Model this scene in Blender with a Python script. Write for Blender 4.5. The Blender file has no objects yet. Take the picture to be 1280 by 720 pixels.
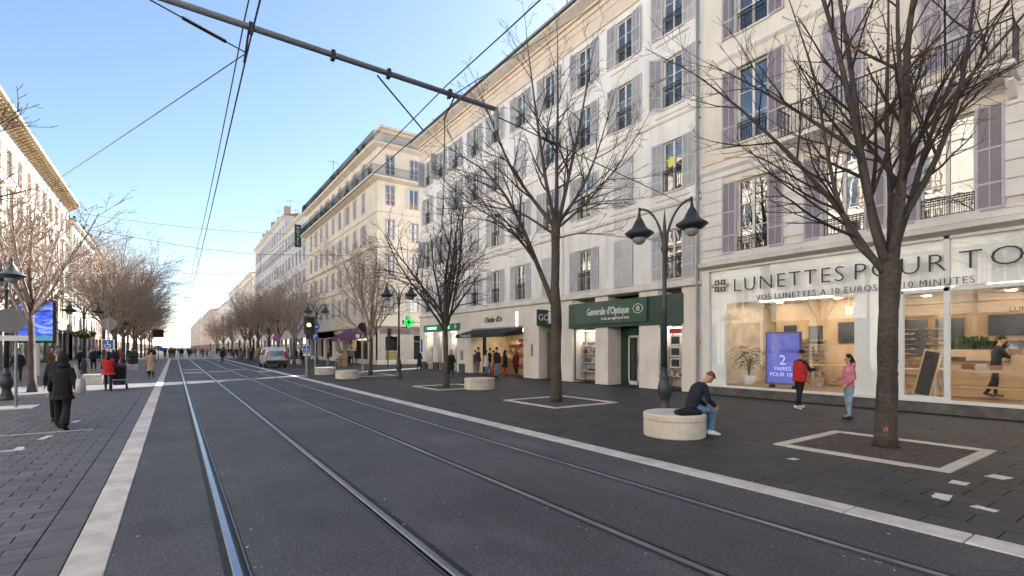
import bpy, bmesh, math, random
from mathutils import Vector, Matrix, Euler
R_ = math.radians
rnd = random.Random(7)
scn = bpy.context.scene
COL = scn.collection

# ------------------------------------------------------------------ camera, sky, sun, exposure
cam_d = bpy.data.cameras.new('camera'); cam = bpy.data.objects.new('camera', cam_d); COL.objects.link(cam)
scn.camera = cam
cam_d.sensor_width = 36; cam_d.lens = 610 / 1280 * 36; cam_d.shift_y = 74 / 1280
cam_d.clip_start = .05; cam_d.clip_end = 4000
cam.location = (0, 0, 1.83)
CA = math.atan(422 / 610)
cam.rotation_euler = (R_(90), 0, -CA)

SUN_AZ, SUN_EL = 60, 34            # degrees clockwise from +Y, above the horizon
w = bpy.data.worlds.new('World'); scn.world = w; w.use_nodes = True
nt = w.node_tree; nt.nodes.clear()
sky = nt.nodes.new('ShaderNodeTexSky'); sky.sky_type = 'NISHITA'; sky.sun_disc = False
sky.sun_elevation = R_(SUN_EL); sky.sun_rotation = R_(SUN_AZ)
sky.altitude = 0; sky.air_density = 1.0; sky.dust_density = .3; sky.ozone_density = 1.2
bg = nt.nodes.new('ShaderNodeBackground'); bg.inputs[1].default_value = .053
wo = nt.nodes.new('ShaderNodeOutputWorld')
nt.links.new(sky.outputs[0], bg.inputs[0]); nt.links.new(bg.outputs[0], wo.inputs[0])
sd = bpy.data.lights.new('sun', 'SUN'); sd.energy = 5; sd.angle = R_(.5); sd.color = (1, .948, .875)
sun = bpy.data.objects.new('sun', sd); COL.objects.link(sun)
sdir = Vector((math.sin(R_(SUN_AZ)) * math.cos(R_(SUN_EL)), math.cos(R_(SUN_AZ)) * math.cos(R_(SUN_EL)), math.sin(R_(SUN_EL))))
sun.rotation_euler = (-sdir).to_track_quat('-Z', 'Y').to_euler()
scn.view_settings.view_transform = 'Standard'; scn.view_settings.look = 'None'
scn.view_settings.exposure = 2.2; scn.view_settings.gamma = 1
scn.cycles.max_bounces = 8; scn.cycles.transparent_max_bounces = 12
scn.cycles.caustics_reflective = False; scn.cycles.caustics_refractive = False

# ------------------------------------------------------------------ materials
def _new(name):
    m = bpy.data.materials.new(name); m.use_nodes = True
    t = m.node_tree; b = t.nodes['Principled BSDF']
    return m, t, b
def mat(name, col, rough=.8, var=.18, scale=1.5, bump=0, bscale=60, metal=0, spec=.4, dirt=None, rand=0, stain=0, coat=0, fine=0):
    """col with soft large-scale variation, optional stains, per-object tone and fine relief"""
    m, t, b = _new(name); n, l = t.nodes, t.links
    geo = n.new('ShaderNodeNewGeometry')
    no = n.new('ShaderNodeTexNoise'); no.inputs['Scale'].default_value = scale; no.inputs['Detail'].default_value = 6
    l.new(geo.outputs['Position'], no.inputs['Vector'])
    mr = n.new('ShaderNodeMapRange'); mr.inputs['From Min'].default_value = .3; mr.inputs['From Max'].default_value = .7
    mr.inputs['To Min'].default_value = 1 - var; mr.inputs['To Max'].default_value = 1 + var
    l.new(no.outputs['Fac'], mr.inputs['Value'])
    val = mr.outputs['Result']
    def mul(a, bb):
        x = n.new('ShaderNodeMath'); x.operation = 'MULTIPLY'; l.new(a, x.inputs[0]); l.new(bb, x.inputs[1]); return x.outputs[0]
    if rand:
        oi = n.new('ShaderNodeObjectInfo'); r2 = n.new('ShaderNodeMapRange')
        r2.inputs['To Min'].default_value = 1 - rand; r2.inputs['To Max'].default_value = 1 + rand
        l.new(oi.outputs['Random'], r2.inputs['Value']); val = mul(val, r2.outputs['Result'])
    if fine:
        nf = n.new('ShaderNodeTexNoise'); nf.inputs['Scale'].default_value = bscale; nf.inputs['Detail'].default_value = 3
        l.new(geo.outputs['Position'], nf.inputs['Vector'])
        r3 = n.new('ShaderNodeMapRange'); r3.inputs['From Min'].default_value = .3; r3.inputs['From Max'].default_value = .7
        r3.inputs['To Min'].default_value = 1 - fine; r3.inputs['To Max'].default_value = 1 + fine
        l.new(nf.outputs['Fac'], r3.inputs['Value']); val = mul(val, r3.outputs['Result'])
    sc = n.new('ShaderNodeVectorMath'); sc.operation = 'SCALE'; sc.inputs[0].default_value = col[:3]
    l.new(val, sc.inputs['Scale'])
    out = sc.outputs[0]
    if stain:
        ns = n.new('ShaderNodeTexNoise'); ns.inputs['Scale'].default_value = 1.0; ns.inputs['Detail'].default_value = 8; ns.inputs['Roughness'].default_value = .65
        mp = n.new('ShaderNodeMapping'); mp.inputs['Scale'].default_value = (1.6, 1.6, .22)
        l.new(geo.outputs['Position'], mp.inputs[0]); l.new(mp.outputs[0], ns.inputs['Vector'])
        rs = n.new('ShaderNodeMapRange'); rs.inputs['From Min'].default_value = .47; rs.inputs['From Max'].default_value = .68
        rs.inputs['To Min'].default_value = 0; rs.inputs['To Max'].default_value = stain
        l.new(ns.outputs['Fac'], rs.inputs['Value'])
        mx = n.new('ShaderNodeMix'); mx.data_type = 'RGBA'
        l.new(rs.outputs['Result'], mx.inputs[0]); l.new(out, mx.inputs[6])
        dc = dirt or tuple(c * .55 for c in col[:3]); mx.inputs[7].default_value = (*dc[:3], 1)
        out = mx.outputs[2]
    l.new(out, b.inputs['Base Color'])
    b.inputs['Roughness'].default_value = rough; b.inputs['Metallic'].default_value = metal
    b.inputs['Specular IOR Level'].default_value = spec; b.inputs['Coat Weight'].default_value = coat
    if bump:
        nb = n.new('ShaderNodeTexNoise'); nb.inputs['Scale'].default_value = bscale; nb.inputs['Detail'].default_value = 4
        l.new(geo.outputs['Position'], nb.inputs['Vector'])
        bp = n.new('ShaderNodeBump'); bp.inputs['Strength'].default_value = bump; bp.inputs['Distance'].default_value = .01
        l.new(nb.outputs['Fac'], bp.inputs['Height']); l.new(bp.outputs[0], b.inputs['Normal'])
    return m
def emit(name, col, s):
    m, t, b = _new(name); b.inputs['Base Color'].default_value = (*col, 1)
    b.inputs['Emission Color'].default_value = (*col, 1); b.inputs['Emission Strength'].default_value = s
    return m
def shopglass(name, tint=(1, 1, 1), boost=1.0):
    m, t, b = _new(name); n, l = t.nodes, t.links; n.remove(b)
    tr = n.new('ShaderNodeBsdfTransparent'); tr.inputs[0].default_value = (*tint, 1)
    gl = n.new('ShaderNodeBsdfGlossy'); gl.inputs['Roughness'].default_value = .01
    fr = n.new('ShaderNodeFresnel'); geo = n.new('ShaderNodeNewGeometry'); io = n.new('ShaderNodeMix')   # the same thin-sheet reflectance from both sides
    io.inputs[2].default_value = 1.75 * boost; io.inputs[3].default_value = 1 / (1.75 * boost); l.new(geo.outputs['Backfacing'], io.inputs[0]); l.new(io.outputs[0], fr.inputs[0])
    mx = n.new('ShaderNodeMixShader'); l.new(fr.outputs[0], mx.inputs[0]); l.new(tr.outputs[0], mx.inputs[1]); l.new(gl.outputs[0], mx.inputs[2])
    l.new(mx.outputs[0], n['Material Output'].inputs[0]); return m
def pane_mat(name, base=(.02, .022, .025)):
    m, t, b = _new(name); n, l = t.nodes, t.links
    geo = n.new('ShaderNodeNewGeometry'); oi = n.new('ShaderNodeObjectInfo')
    # net curtains behind some panes: a pale veil that differs from window to window
    no = n.new('ShaderNodeTexNoise'); no.inputs['Scale'].default_value = .8; l.new(geo.outputs['Position'], no.inputs['Vector'])
    r = n.new('ShaderNodeMapRange'); r.inputs['From Min'].default_value = .5; r.inputs['From Max'].default_value = .62; r.inputs['To Max'].default_value = .75
    l.new(no.outputs['Fac'], r.inputs['Value'])
    mx = n.new('ShaderNodeMix'); mx.data_type = 'RGBA'; l.new(r.outputs['Result'], mx.inputs[0])
    mx.inputs[6].default_value = (*base, 1); mx.inputs[7].default_value = (.22, .22, .21, 1)
    l.new(mx.outputs[2], b.inputs['Base Color'])
    b.inputs['Roughness'].default_value = .015; b.inputs['IOR'].default_value = 3.3; b.inputs['Specular IOR Level'].default_value = .5
    # old glass is never quite flat
    nb = n.new('ShaderNodeTexNoise'); nb.inputs['Scale'].default_value = 1.6; l.new(geo.outputs['Position'], nb.inputs['Vector'])
    bp = n.new('ShaderNodeBump'); bp.inputs['Strength'].default_value = .08; bp.inputs['Distance'].default_value = .02
    l.new(nb.outputs['Fac'], bp.inputs['Height']); l.new(bp.outputs[0], b.inputs['Normal'])
    return m

M = {}
M['wallA'] = mat('pale_render', (.85, .83, .80), .9, .07, .6, .25, 25, stain=.38)
M['wallB'] = mat('cream_render', (.79, .73, .64), .9, .07, .6, .25, 25, stain=.36)
M['wallBlow'] = mat('light_stone_render', (.81, .785, .75), .88, .06, .8, .2, 30, stain=.34)
M['peach'] = mat('peach_frieze', (.76, .64, .52), .9, .08, 1, .2, 30, stain=.15)
M['stoneA'] = mat('shopfront_stone', (.78, .725, .66), .75, .09, 1.2, .2, 35, stain=.2)
M['trim'] = mat('stone_trim', (.72, .68, .63), .85, .1, 1.2, .3, 30, stain=.3)
M['wallC'] = mat('yellow_cream_render', (.76, .68, .56), .9, .08, .5, .2, 25, stain=.2)
M['trimC'] = mat('cream_trim', (.7, .63, .53), .88, .1, 1, .2, 25, stain=.25)
M['wallD'] = mat('white_render', (.68, .66, .62), .9, .08, .5, stain=.2)
M['wallL'] = mat('ivory_render', (.66, .61, .52), .9, .08, .5, stain=.22)
M['ochre'] = mat('ochre_eaves', (.46, .36, .22), .8, .12, 1.5, stain=.2)
M['brick'] = mat('orange_brick_render', (.5, .31, .2), .9, .12, .8, stain=.2)
M['pinkr'] = mat('pink_render', (.55, .46, .4), .9, .1, .8, stain=.2)
M['greyr'] = mat('grey_render', (.38, .36, .34), .9, .1, .8, stain=.2)
M['zinc'] = mat('zinc', (.28, .28, .29), .5, .15, 1.2, metal=.4)
M['tile'] = mat('roof_tile', (.42, .22, .14), .9, .2, 3)
M['frame'] = mat('painted_frame', (.72, .72, .70), .5, .05, 3)
M['shutA'] = mat('grey_shutter_paint', (.6, .595, .61), .6, .1, 2, rand=.07)
M['slatA'] = mat('grey_louvre_paint', (.5, .495, .52), .6, .1, 2, rand=.05)
M['shutB'] = mat('lilac_shutter_paint', (.5, .475, .53), .6, .08, 2, rand=.06)
M['slatB'] = mat('mauve_louvre_paint', (.32, .295, .325), .6, .08, 2, rand=.05)
M['slatC'] = mat('lavender_shutter_paint', (.52, .51, .57), .6, .12, 2, rand=.1)
M['redshut'] = mat('rust_shutter_paint', (.34, .23, .17), .7, .12, 2, rand=.1)
M['pane'] = pane_mat('window_pane')
M['iron'] = mat('wrought_iron', (.035, .037, .042), .45, .1, 5, metal=.3)
M['white'] = mat('white_paint', (.75, .76, .76), .5, .04, 2)
M['glass'] = shopglass('shop_glass')
M['asphalt'] = None
M['green'] = mat('dark_green_panel', (.018, .055, .045), .3, .12, 1.5, spec=.5)
M['green2'] = mat('green_board', (.028, .085, .068), .3, .1, 1.5, spec=.5)
M['black'] = mat('black_paint', (.02, .02, .022), .5, .15, 3)
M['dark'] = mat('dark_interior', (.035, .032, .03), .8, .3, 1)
M['letter'] = mat('letter_black', (.03, .03, .032), .4, .05, 3)
M['letterw'] = mat('letter_white', (.78, .78, .74), .5, .03, 3)
M['lettert'] = mat('letter_taupe', (.16, .11, .1), .5, .05, 3)
M['wood'] = mat('pale_oak', (.56, .41, .26), .5, .12, 2, rand=.06)
M['woodd'] = mat('mid_oak', (.34, .21, .11), .5, .12, 2, rand=.1)
M['benchst'] = mat('bench_stone', (.64, .58, .51), .8, .16, 3, .3, 50, stain=.5, fine=.05)
M['kerb'] = mat('kerb_stone', (.55, .515, .495), .8, .2, 3, .3, 80, rand=.1, stain=.2, fine=.1)
M['pitst'] = mat('pit_stone', (.58, .53, .47), .8, .12, 2, .3, 80, rand=.08, fine=.08, stain=.2)
M['steel'] = mat('galvanised_steel', (.3, .31, .32), .4, .12, 3, metal=.7)
M['wire'] = mat('cable', (.05, .052, .06), .5, .05, 1)
M['armst'] = mat('grey_mast_paint', (.22, .23, .25), .5, .1, 2)
M['lampp'] = mat('lamp_post_paint', (.035, .042, .048), .42, .15, 4)
M['lampg'] = mat('lamp_bowl', (.28, .29, .29), .2, .05, 3, spec=.6)
M['bark'] = mat('bark', (.085, .073, .067), .95, .35, 5, .9, 22, fine=.3)
M['twig'] = mat('twig_bark', (.045, .036, .034), .9, .25, 4)
M['twigL'] = mat('brown_twig_bark_lit', (.3, .235, .2), .9, .3, 3)  # brown twigs, lightened in the colour for the sunlit left crowns
M['barkL'] = mat('brown_bark', (.10, .08, .07), .95, .3, 4, .8, 22)
M['leafd'] = mat('dry_leaf', (.3, .17, .1), .8, .3, 6)
M['leaf'] = mat('green_leaf', (.05, .1, .03), .6, .3, 6)
M['soil'] = mat('resin_gravel', (.085, .068, .058), .95, .3, 5, .8, 90, fine=.4)
M['tape'] = mat('white_road_tape', (.62, .62, .6), .7, .15, 20, fine=.1)
M['pale_mark'] = mat('pale_road_mark', (.42, .42, .42), .8, .35, 9, fine=.25, bscale=40)
M['reflect'] = mat('sign_back_grey', (.17, .17, .18), .4, .1, 3, metal=.4)
M['blue'] = mat('sign_blue', (.03, .1, .42), .4, .05, 3)
M['red'] = mat('sign_red', (.5, .03, .03), .4, .05, 3)
M['awn'] = mat('black_awning', (.025, .025, .032), .8, .2, 3)
M['awnp'] = mat('purple_awning', (.16, .05, .13), .8, .2, 3)
M['rubber'] = mat('rubber', (.02, .02, .02), .8, .1, 5)
M['mirror'] = mat('tv_screen', (.055, .065, .085), .12, .05, 1, spec=.6)

def paving(name, base, brick=(.4, .2), off=.5, joint=.5, rough=.78, squash=False):
    m, t, b = _new(name); n, l = t.nodes, t.links
    geo = n.new('ShaderNodeNewGeometry')
    br = n.new('ShaderNodeTexBrick'); br.inputs['Scale'].default_value = 1
    br.inputs['Brick Width'].default_value = brick[0]; br.inputs['Row Height'].default_value = brick[1]
    br.inputs['Mortar Size'].default_value = .006; br.inputs['Bias'].default_value = 0; br.offset = off
    br.inputs['Color1'].default_value = (*[c * .86 for c in base], 1); br.inputs['Color2'].default_value = (*[c * 1.14 for c in base], 1)
    br.inputs['Mortar'].default_value = (*[c * joint for c in base], 1)
    l.new(geo.outputs['Position'], br.inputs['Vector'])
    no = n.new('ShaderNodeTexNoise'); no.inputs['Scale'].default_value = .9; no.inputs['Detail'].default_value = 8; no.inputs['Roughness'].default_value = .6
    l.new(geo.outputs['Position'], no.inputs['Vector'])
    mr = n.new('ShaderNodeMapRange'); mr.inputs['From Min'].default_value = .3; mr.inputs['From Max'].default_value = .7; mr.inputs['To Min'].default_value = .78; mr.inputs['To Max'].default_value = 1.25
    l.new(no.outputs['Fac'], mr.inputs['Value'])
    sc = n.new('ShaderNodeVectorMath'); sc.operation = 'SCALE'; l.new(br.outputs['Color'], sc.inputs[0]); l.new(mr.outputs['Result'], sc.inputs['Scale'])
    l.new(sc.outputs[0], b.inputs['Base Color']); b.inputs['Roughness'].default_value = rough
    bp = n.new('ShaderNodeBump'); bp.inputs['Strength'].default_value = .4; bp.inputs['Distance'].default_value = .004; bp.invert = True
    l.new(br.outputs['Fac'], bp.inputs['Height']); l.new(bp.outputs[0], b.inputs['Normal'])
    return m
def asphalt():
    m, t, b = _new('asphalt'); n, l = t.nodes, t.links
    geo = n.new('ShaderNodeNewGeometry')
    def noise(s, d=4, rgh=.5, mpv=None):
        x = n.new('ShaderNodeTexNoise'); x.inputs['Scale'].default_value = s; x.inputs['Detail'].default_value = d; x.inputs['Roughness'].default_value = rgh
        if mpv:
            mp = n.new('ShaderNodeMapping'); mp.inputs['Scale'].default_value = mpv; l.new(geo.outputs['Position'], mp.inputs[0]); l.new(mp.outputs[0], x.inputs['Vector'])
        else: l.new(geo.outputs['Position'], x.inputs['Vector'])
        return x.outputs['Fac']
    def rng(a, lo, hi, f0=.3, f1=.7):
        x = n.new('ShaderNodeMapRange'); x.inputs['From Min'].default_value = f0; x.inputs['From Max'].default_value = f1
        x.inputs['To Min'].default_value = lo; x.inputs['To Max'].default_value = hi; l.new(a, x.inputs['Value']); return x.outputs['Result']
    def mul(a, c):
        x = n.new('ShaderNodeMath'); x.operation = 'MULTIPLY'; l.new(a, x.inputs[0]); l.new(c, x.inputs[1]); return x.outputs[0]
    v = mul(mul(rng(noise(.35, 9, .68), .66, 1.42), rng(noise(80, 2), .4, 1.7)), rng(noise(30, 4, .7), .58, 1.5))
    v = mul(v, rng(noise(1.0, 6, .6, (1.5, .12, 1)), .88, 1.12))
    vo = n.new('ShaderNodeTexVoronoi'); vo.inputs['Scale'].default_value = 48; l.new(geo.outputs['Position'], vo.inputs['Vector'])
    sp = rng(vo.outputs['Distance'], 3.0, 1, .08, .25)
    v = mul(v, sp)
    v = mul(v, rng(noise(.42, 7, .6, (1, .45, 1)), 1, 1.55, .56, .7))      # broad pale patches, drawn out along the street
    sc = n.new('ShaderNodeVectorMath'); sc.operation = 'SCALE'; sc.inputs[0].default_value = (.057, .057, .064); l.new(v, sc.inputs['Scale'])
    l.new(sc.outputs[0], b.inputs['Base Color']); b.inputs['Roughness'].default_value = .72; b.inputs['Specular IOR Level'].default_value = .35
    bp = n.new('ShaderNodeBump'); bp.inputs['Strength'].default_value = .5; bp.inputs['Distance'].default_value = .004
    l.new(noise(110, 3), bp.inputs['Height']); l.new(bp.outputs[0], b.inputs['Normal'])
    return m
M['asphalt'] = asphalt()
def bark_mat(name, col):
    """smooth linden bark: horizontal bands, lichen patches, fine vertical fissures"""
    m, t, b = _new(name); n, l = t.nodes, t.links; geo = n.new('ShaderNodeNewGeometry')
    def nz(sc_, s, d=5, rg=.6):
        mp = n.new('ShaderNodeMapping'); mp.inputs['Scale'].default_value = sc_; l.new(geo.outputs['Position'], mp.inputs[0])
        x = n.new('ShaderNodeTexNoise'); x.inputs['Scale'].default_value = s; x.inputs['Detail'].default_value = d; x.inputs['Roughness'].default_value = rg; l.new(mp.outputs[0], x.inputs['Vector']); return x.outputs['Fac']
    def rg_(a, lo, hi, f0=.3, f1=.7):
        x = n.new('ShaderNodeMapRange'); x.inputs['From Min'].default_value = f0; x.inputs['From Max'].default_value = f1; x.inputs['To Min'].default_value = lo; x.inputs['To Max'].default_value = hi; l.new(a, x.inputs['Value']); return x.outputs['Result']
    def mul(a, c_): x = n.new('ShaderNodeMath'); x.operation = 'MULTIPLY'; l.new(a, x.inputs[0]); l.new(c_, x.inputs[1]); return x.outputs[0]
    band = nz((1, 1, 3.2), 6, 8, .7); fis = nz((1, 1, .5), 26, 8, .75); v = mul(mul(rg_(band, .72, 1.28), rg_(fis, .6, 1.4)), rg_(nz((1, 1, 1), 1.3), .75, 1.3))
    sc = n.new('ShaderNodeVectorMath'); sc.operation = 'SCALE'; sc.inputs[0].default_value = col; l.new(v, sc.inputs['Scale'])
    mx = n.new('ShaderNodeMix'); mx.data_type = 'RGBA'; l.new(rg_(nz((1, 1, 1), 7), 0, .5, .58, .72), mx.inputs[0]); l.new(sc.outputs[0], mx.inputs[6]); mx.inputs[7].default_value = (.16, .155, .14, 1)
    l.new(mx.outputs[2], b.inputs['Base Color']); b.inputs['Roughness'].default_value = .92; b.inputs['Specular IOR Level'].default_value = .2
    ad = n.new('ShaderNodeMath'); l.new(band, ad.inputs[0]); l.new(fis, ad.inputs[1]); bp = n.new('ShaderNodeBump'); bp.inputs['Strength'].default_value = .9; bp.inputs['Distance'].default_value = .02
    l.new(ad.outputs[0], bp.inputs['Height']); l.new(bp.outputs[0], b.inputs['Normal']); return m
M['bark'] = bark_mat('bark', (.085, .073, .067))
M['pavL'] = paving('left_paving', (.098, .1, .116), (.4, .2))
M['pavR'] = paving('right_paving', (.034, .034, .039), (.6, .4))
M['pavFar'] = paving('sunlit_pale_paving', (.32, .3, .27), (.8, .4))  # far square: the sunlight on the ground is in this colour
M['paver'] = mat('sett_stone', (.098, .1, .117), .7, .22, 2.5, .4, 70, rand=.16, fine=.14)
M['slab'] = mat('slab_stone', (.034, .034, .039), .62, .3, 1.3, .35, 70, rand=.13, fine=.15)
M['bed'] = mat('joint_sand', (.03, .029, .03), .95, .2, 10)

# ------------------------------------------------------------------ mesh helpers
class MB:
    def __init__(s): s.v = []; s.f = []; s.m = []
    def add(s, vs, fs, mi=0):
        o = len(s.v); s.v += [tuple(v) for v in vs]; s.f += [tuple(i + o for i in f) for f in fs]; s.m += [mi] * len(fs); return s
    def box(s, x0, y0, z0, x1, y1, z1, mi=0):
        x0, x1 = min(x0, x1), max(x0, x1); y0, y1 = min(y0, y1), max(y0, y1); z0, z1 = min(z0, z1), max(z0, z1)
        return s.add([(x0, y0, z0), (x1, y0, z0), (x1, y1, z0), (x0, y1, z0), (x0, y0, z1), (x1, y0, z1), (x1, y1, z1), (x0, y1, z1)],
              [(0, 3, 2, 1), (4, 5, 6, 7), (0, 1, 5, 4), (1, 2, 6, 5), (2, 3, 7, 6), (3, 0, 4, 7)], mi)
    def bev(s, x0, y0, z0, x1, y1, z1, c=.004, mi=0):
        """box whose top edges are chamfered"""
        return s.add([(x0, y0, z0), (x1, y0, z0), (x1, y1, z0), (x0, y1, z0),
               (x0, y0, z1 - c), (x1, y0, z1 - c), (x1, y1, z1 - c), (x0, y1, z1 - c),
               (x0 + c, y0 + c, z1), (x1 - c, y0 + c, z1), (x1 - c, y1 - c, z1), (x0 + c, y1 - c, z1)],
              [(0, 1, 5, 4), (1, 2, 6, 5), (2, 3, 7, 6), (3, 0, 4, 7), (4, 5, 9, 8), (5, 6, 10, 9), (6, 7, 11, 10), (7, 4, 8, 11), (8, 9, 10, 11)], mi)
    def quad(s, a, b, c, d, mi=0): return s.add([a, b, c, d], [(0, 1, 2, 3)], mi)
    def ring_loft(s, rings, cap=True, mi=0, closed=True):
        n = len(rings[0]); o = len(s.v)
        for r in rings: s.v += [tuple(p) for p in r]
        k = 0
        for i in range(len(rings) - 1):
            for j in range(n if closed else n - 1):
                a = o + i * n + j; b = o + i * n + (j + 1) % n
                s.f.append((a, b, b + n, a + n)); k += 1
        if cap:
            s.f.append(tuple(o + j for j in range(n))[::-1]); s.f.append(tuple(o + (len(rings) - 1) * n + j for j in range(n))); k += 2
        s.m += [mi] * k; return s
    def tube(s, pts, rad, n=8, cap=True, mi=0):
        pts = [Vector(p) for p in pts]; N = len(pts)
        if not hasattr(rad, '__len__'): rad = [rad] * N
        rings = []; up = None
        for i, p in enumerate(pts):
            t = (pts[min(i + 1, N - 1)] - pts[max(i - 1, 0)])
            t = t.normalized() if t.length > 1e-9 else Vector((0, 0, 1))
            if up is None:
                up = Vector((0, 0, 1)) if abs(t.z) < .9 else Vector((1, 0, 0))
            a = t.cross(up)
            if a.length < 1e-6: a = t.cross(Vector((0, 1, 0)))
            a.normalize(); b = t.cross(a).normalized(); up = -b if False else a.cross(t)
            rings.append([p + (a * math.cos(2 * math.pi * j / n) - b * math.sin(2 * math.pi * j / n)) * rad[i] for j in range(n)])
        return s.ring_loft(rings, cap, mi)
    def lathe(s, prof, n=20, c=(0, 0), cap=True, mi=0):
        return s.ring_loft([[(c[0] + r * math.cos(2 * math.pi * j / n), c[1] + r * math.sin(2 * math.pi * j / n), z) for j in range(n)] for r, z in prof], cap, mi)
    def prism(s, poly, y0, y1, mi=0):
        """poly of (x,z), extruded along y"""
        n = len(poly); o = len(s.v)
        s.v += [(x, y0, z) for x, z in poly] + [(x, y1, z) for x, z in poly]
        s.f += [(o + i, o + (i + 1) % n, o + n + (i + 1) % n, o + n + i) for i in range(n)] + [tuple(o + i for i in range(n))[::-1], tuple(o + n + i for i in range(n))]
        s.m += [mi] * (n + 2); return s
    def extr_x(s, poly, x0, x1, mi=0):
        """poly of (y,z), extruded along x"""
        n = len(poly); o = len(s.v)
        s.v += [(x0, y, z) for y, z in poly] + [(x1, y, z) for y, z in poly]
        s.f += [(o + i, o + (i + 1) % n, o + n + (i + 1) % n, o + n + i) for i in range(n)] + [tuple(o + i for i in range(n))[::-1], tuple(o + n + i for i in range(n))]
        s.m += [mi] * (n + 2); return s
    def ell(s, c, r, n=12, k=8, mi=0, rot=None):
        c = Vector(c); rings = []
        for i in range(k + 1):
            a = math.pi * (i + .02) / (k + .04) if 0 < i < k else (math.pi * .03 if i == 0 else math.pi * .97)
            rr = []
            for j in range(n):
                p = Vector((r[0] * math.sin(a) * math.cos(2 * math.pi * j / n), r[1] * math.sin(a) * math.sin(2 * math.pi * j / n), -r[2] * math.cos(a)))
                rr.append(c + (rot @ p if rot else p))
            rings.append(rr)
        return s.ring_loft(rings, True, mi)
    def xf(s, mtx):
        s.v = [tuple(mtx @ Vector(v)) for v in s.v]; return s
    def mesh(s, name, mats, smooth=False):
        me = bpy.data.meshes.new(name); me.from_pydata(s.v, [], s.f)
        if not isinstance(mats, (list, tuple)): mats = [mats]
        for m in mats: me.materials.append(M[m] if isinstance(m, str) else m)
        if len(mats) > 1: me.polygons.foreach_set('material_index', s.m)
        if smooth: me.polygons.foreach_set('use_smooth', [True] * len(s.f))
        bm = bmesh.new(); bm.from_mesh(me); bmesh.ops.recalc_face_normals(bm, faces=bm.faces); bm.to_mesh(me); bm.free()
        me.update(); return me
    def build(s, name, mats, parent=None, loc=(0, 0, 0), rz=0, smooth=False):
        return put(s.mesh(name, mats, smooth), name, parent, loc, rz)

def put(me, name, parent=None, loc=(0, 0, 0), rz=0):
    o = bpy.data.objects.new(name, me); COL.objects.link(o); o.location = loc
    if rz: o.rotation_euler = (0, 0, rz)
    if parent is not None: o.parent = parent
    return o
def tag(o, label=None, cat=None, group=None, kind=None):
    if label: o['label'] = label
    if cat: o['category'] = cat
    if group: o['group'] = group
    if kind: o['kind'] = kind
    return o
def thing(name, label, cat, loc=(0, 0, 0), rz=0, group=None):
    o = bpy.data.objects.new(name, None); COL.objects.link(o); o.location = loc; o.rotation_euler = (0, 0, rz)
    o.empty_display_size = .3
    return tag(o, label, cat, group)
KIDS = {}
def kids(o): return [c for c in bpy.data.objects if c.parent == o]
def copy_tree(root, loc, rz=0, label=None, group=None, scale=None):
    r = root.copy(); COL.objects.link(r); r.location = loc; r.rotation_euler = (0, 0, rz)
    if scale: r.scale = scale
    if label: r['label'] = label
    if group: r['group'] = group
    for ch in kids(root):
        c = ch.copy(); COL.objects.link(c); c.parent = r
        for g in kids(ch):
            d = g.copy(); COL.objects.link(d); d.parent = c
    return r
def struct(name, mb, m, parent=None, **k): return tag(mb.build(name, m, parent, **k), kind='structure')
def text(name, s, size, m, parent, loc, rot=(math.pi / 2, 0, 0), ext=.01, sx=1, align='LEFT', off=0, sp=1):
    cu = bpy.data.curves.new(name, 'FONT'); cu.body = s; cu.size = size; cu.extrude = ext; cu.align_x = align; cu.offset = off; cu.resolution_u = 3
    cu.space_character = sp
    tmp = bpy.data.objects.new('tmp_text', cu); COL.objects.link(tmp)
    dg = bpy.context.evaluated_depsgraph_get()
    me = bpy.data.meshes.new_from_object(tmp.evaluated_get(dg)); me.name = name
    COL.objects.unlink(tmp); bpy.data.objects.remove(tmp)
    me.materials.clear(); me.materials.append(M[m] if isinstance(m, str) else m)
    o = put(me, name, parent, loc); o.rotation_euler = rot; o.scale = (sx, 1, 1); return o
# ------------------------------------------------------------------ ground, road, tram track, pavements
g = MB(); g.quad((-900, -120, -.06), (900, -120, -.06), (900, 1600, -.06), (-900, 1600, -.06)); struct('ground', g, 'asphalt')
RX = [.43, 1.87, 3.60, 5.06]; PITS = [(9.25, 2.2, 11.85, 4.75), (9.3, 11.2, 12.0, 14.0), (9.15, 18.7, 11.6, 21.4), (9.3, 30.2, 11.8, 32.8)]
YE = 96
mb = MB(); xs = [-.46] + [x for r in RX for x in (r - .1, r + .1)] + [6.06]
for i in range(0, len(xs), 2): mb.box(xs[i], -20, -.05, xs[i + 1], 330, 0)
road = struct('road', mb, 'asphalt')
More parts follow.
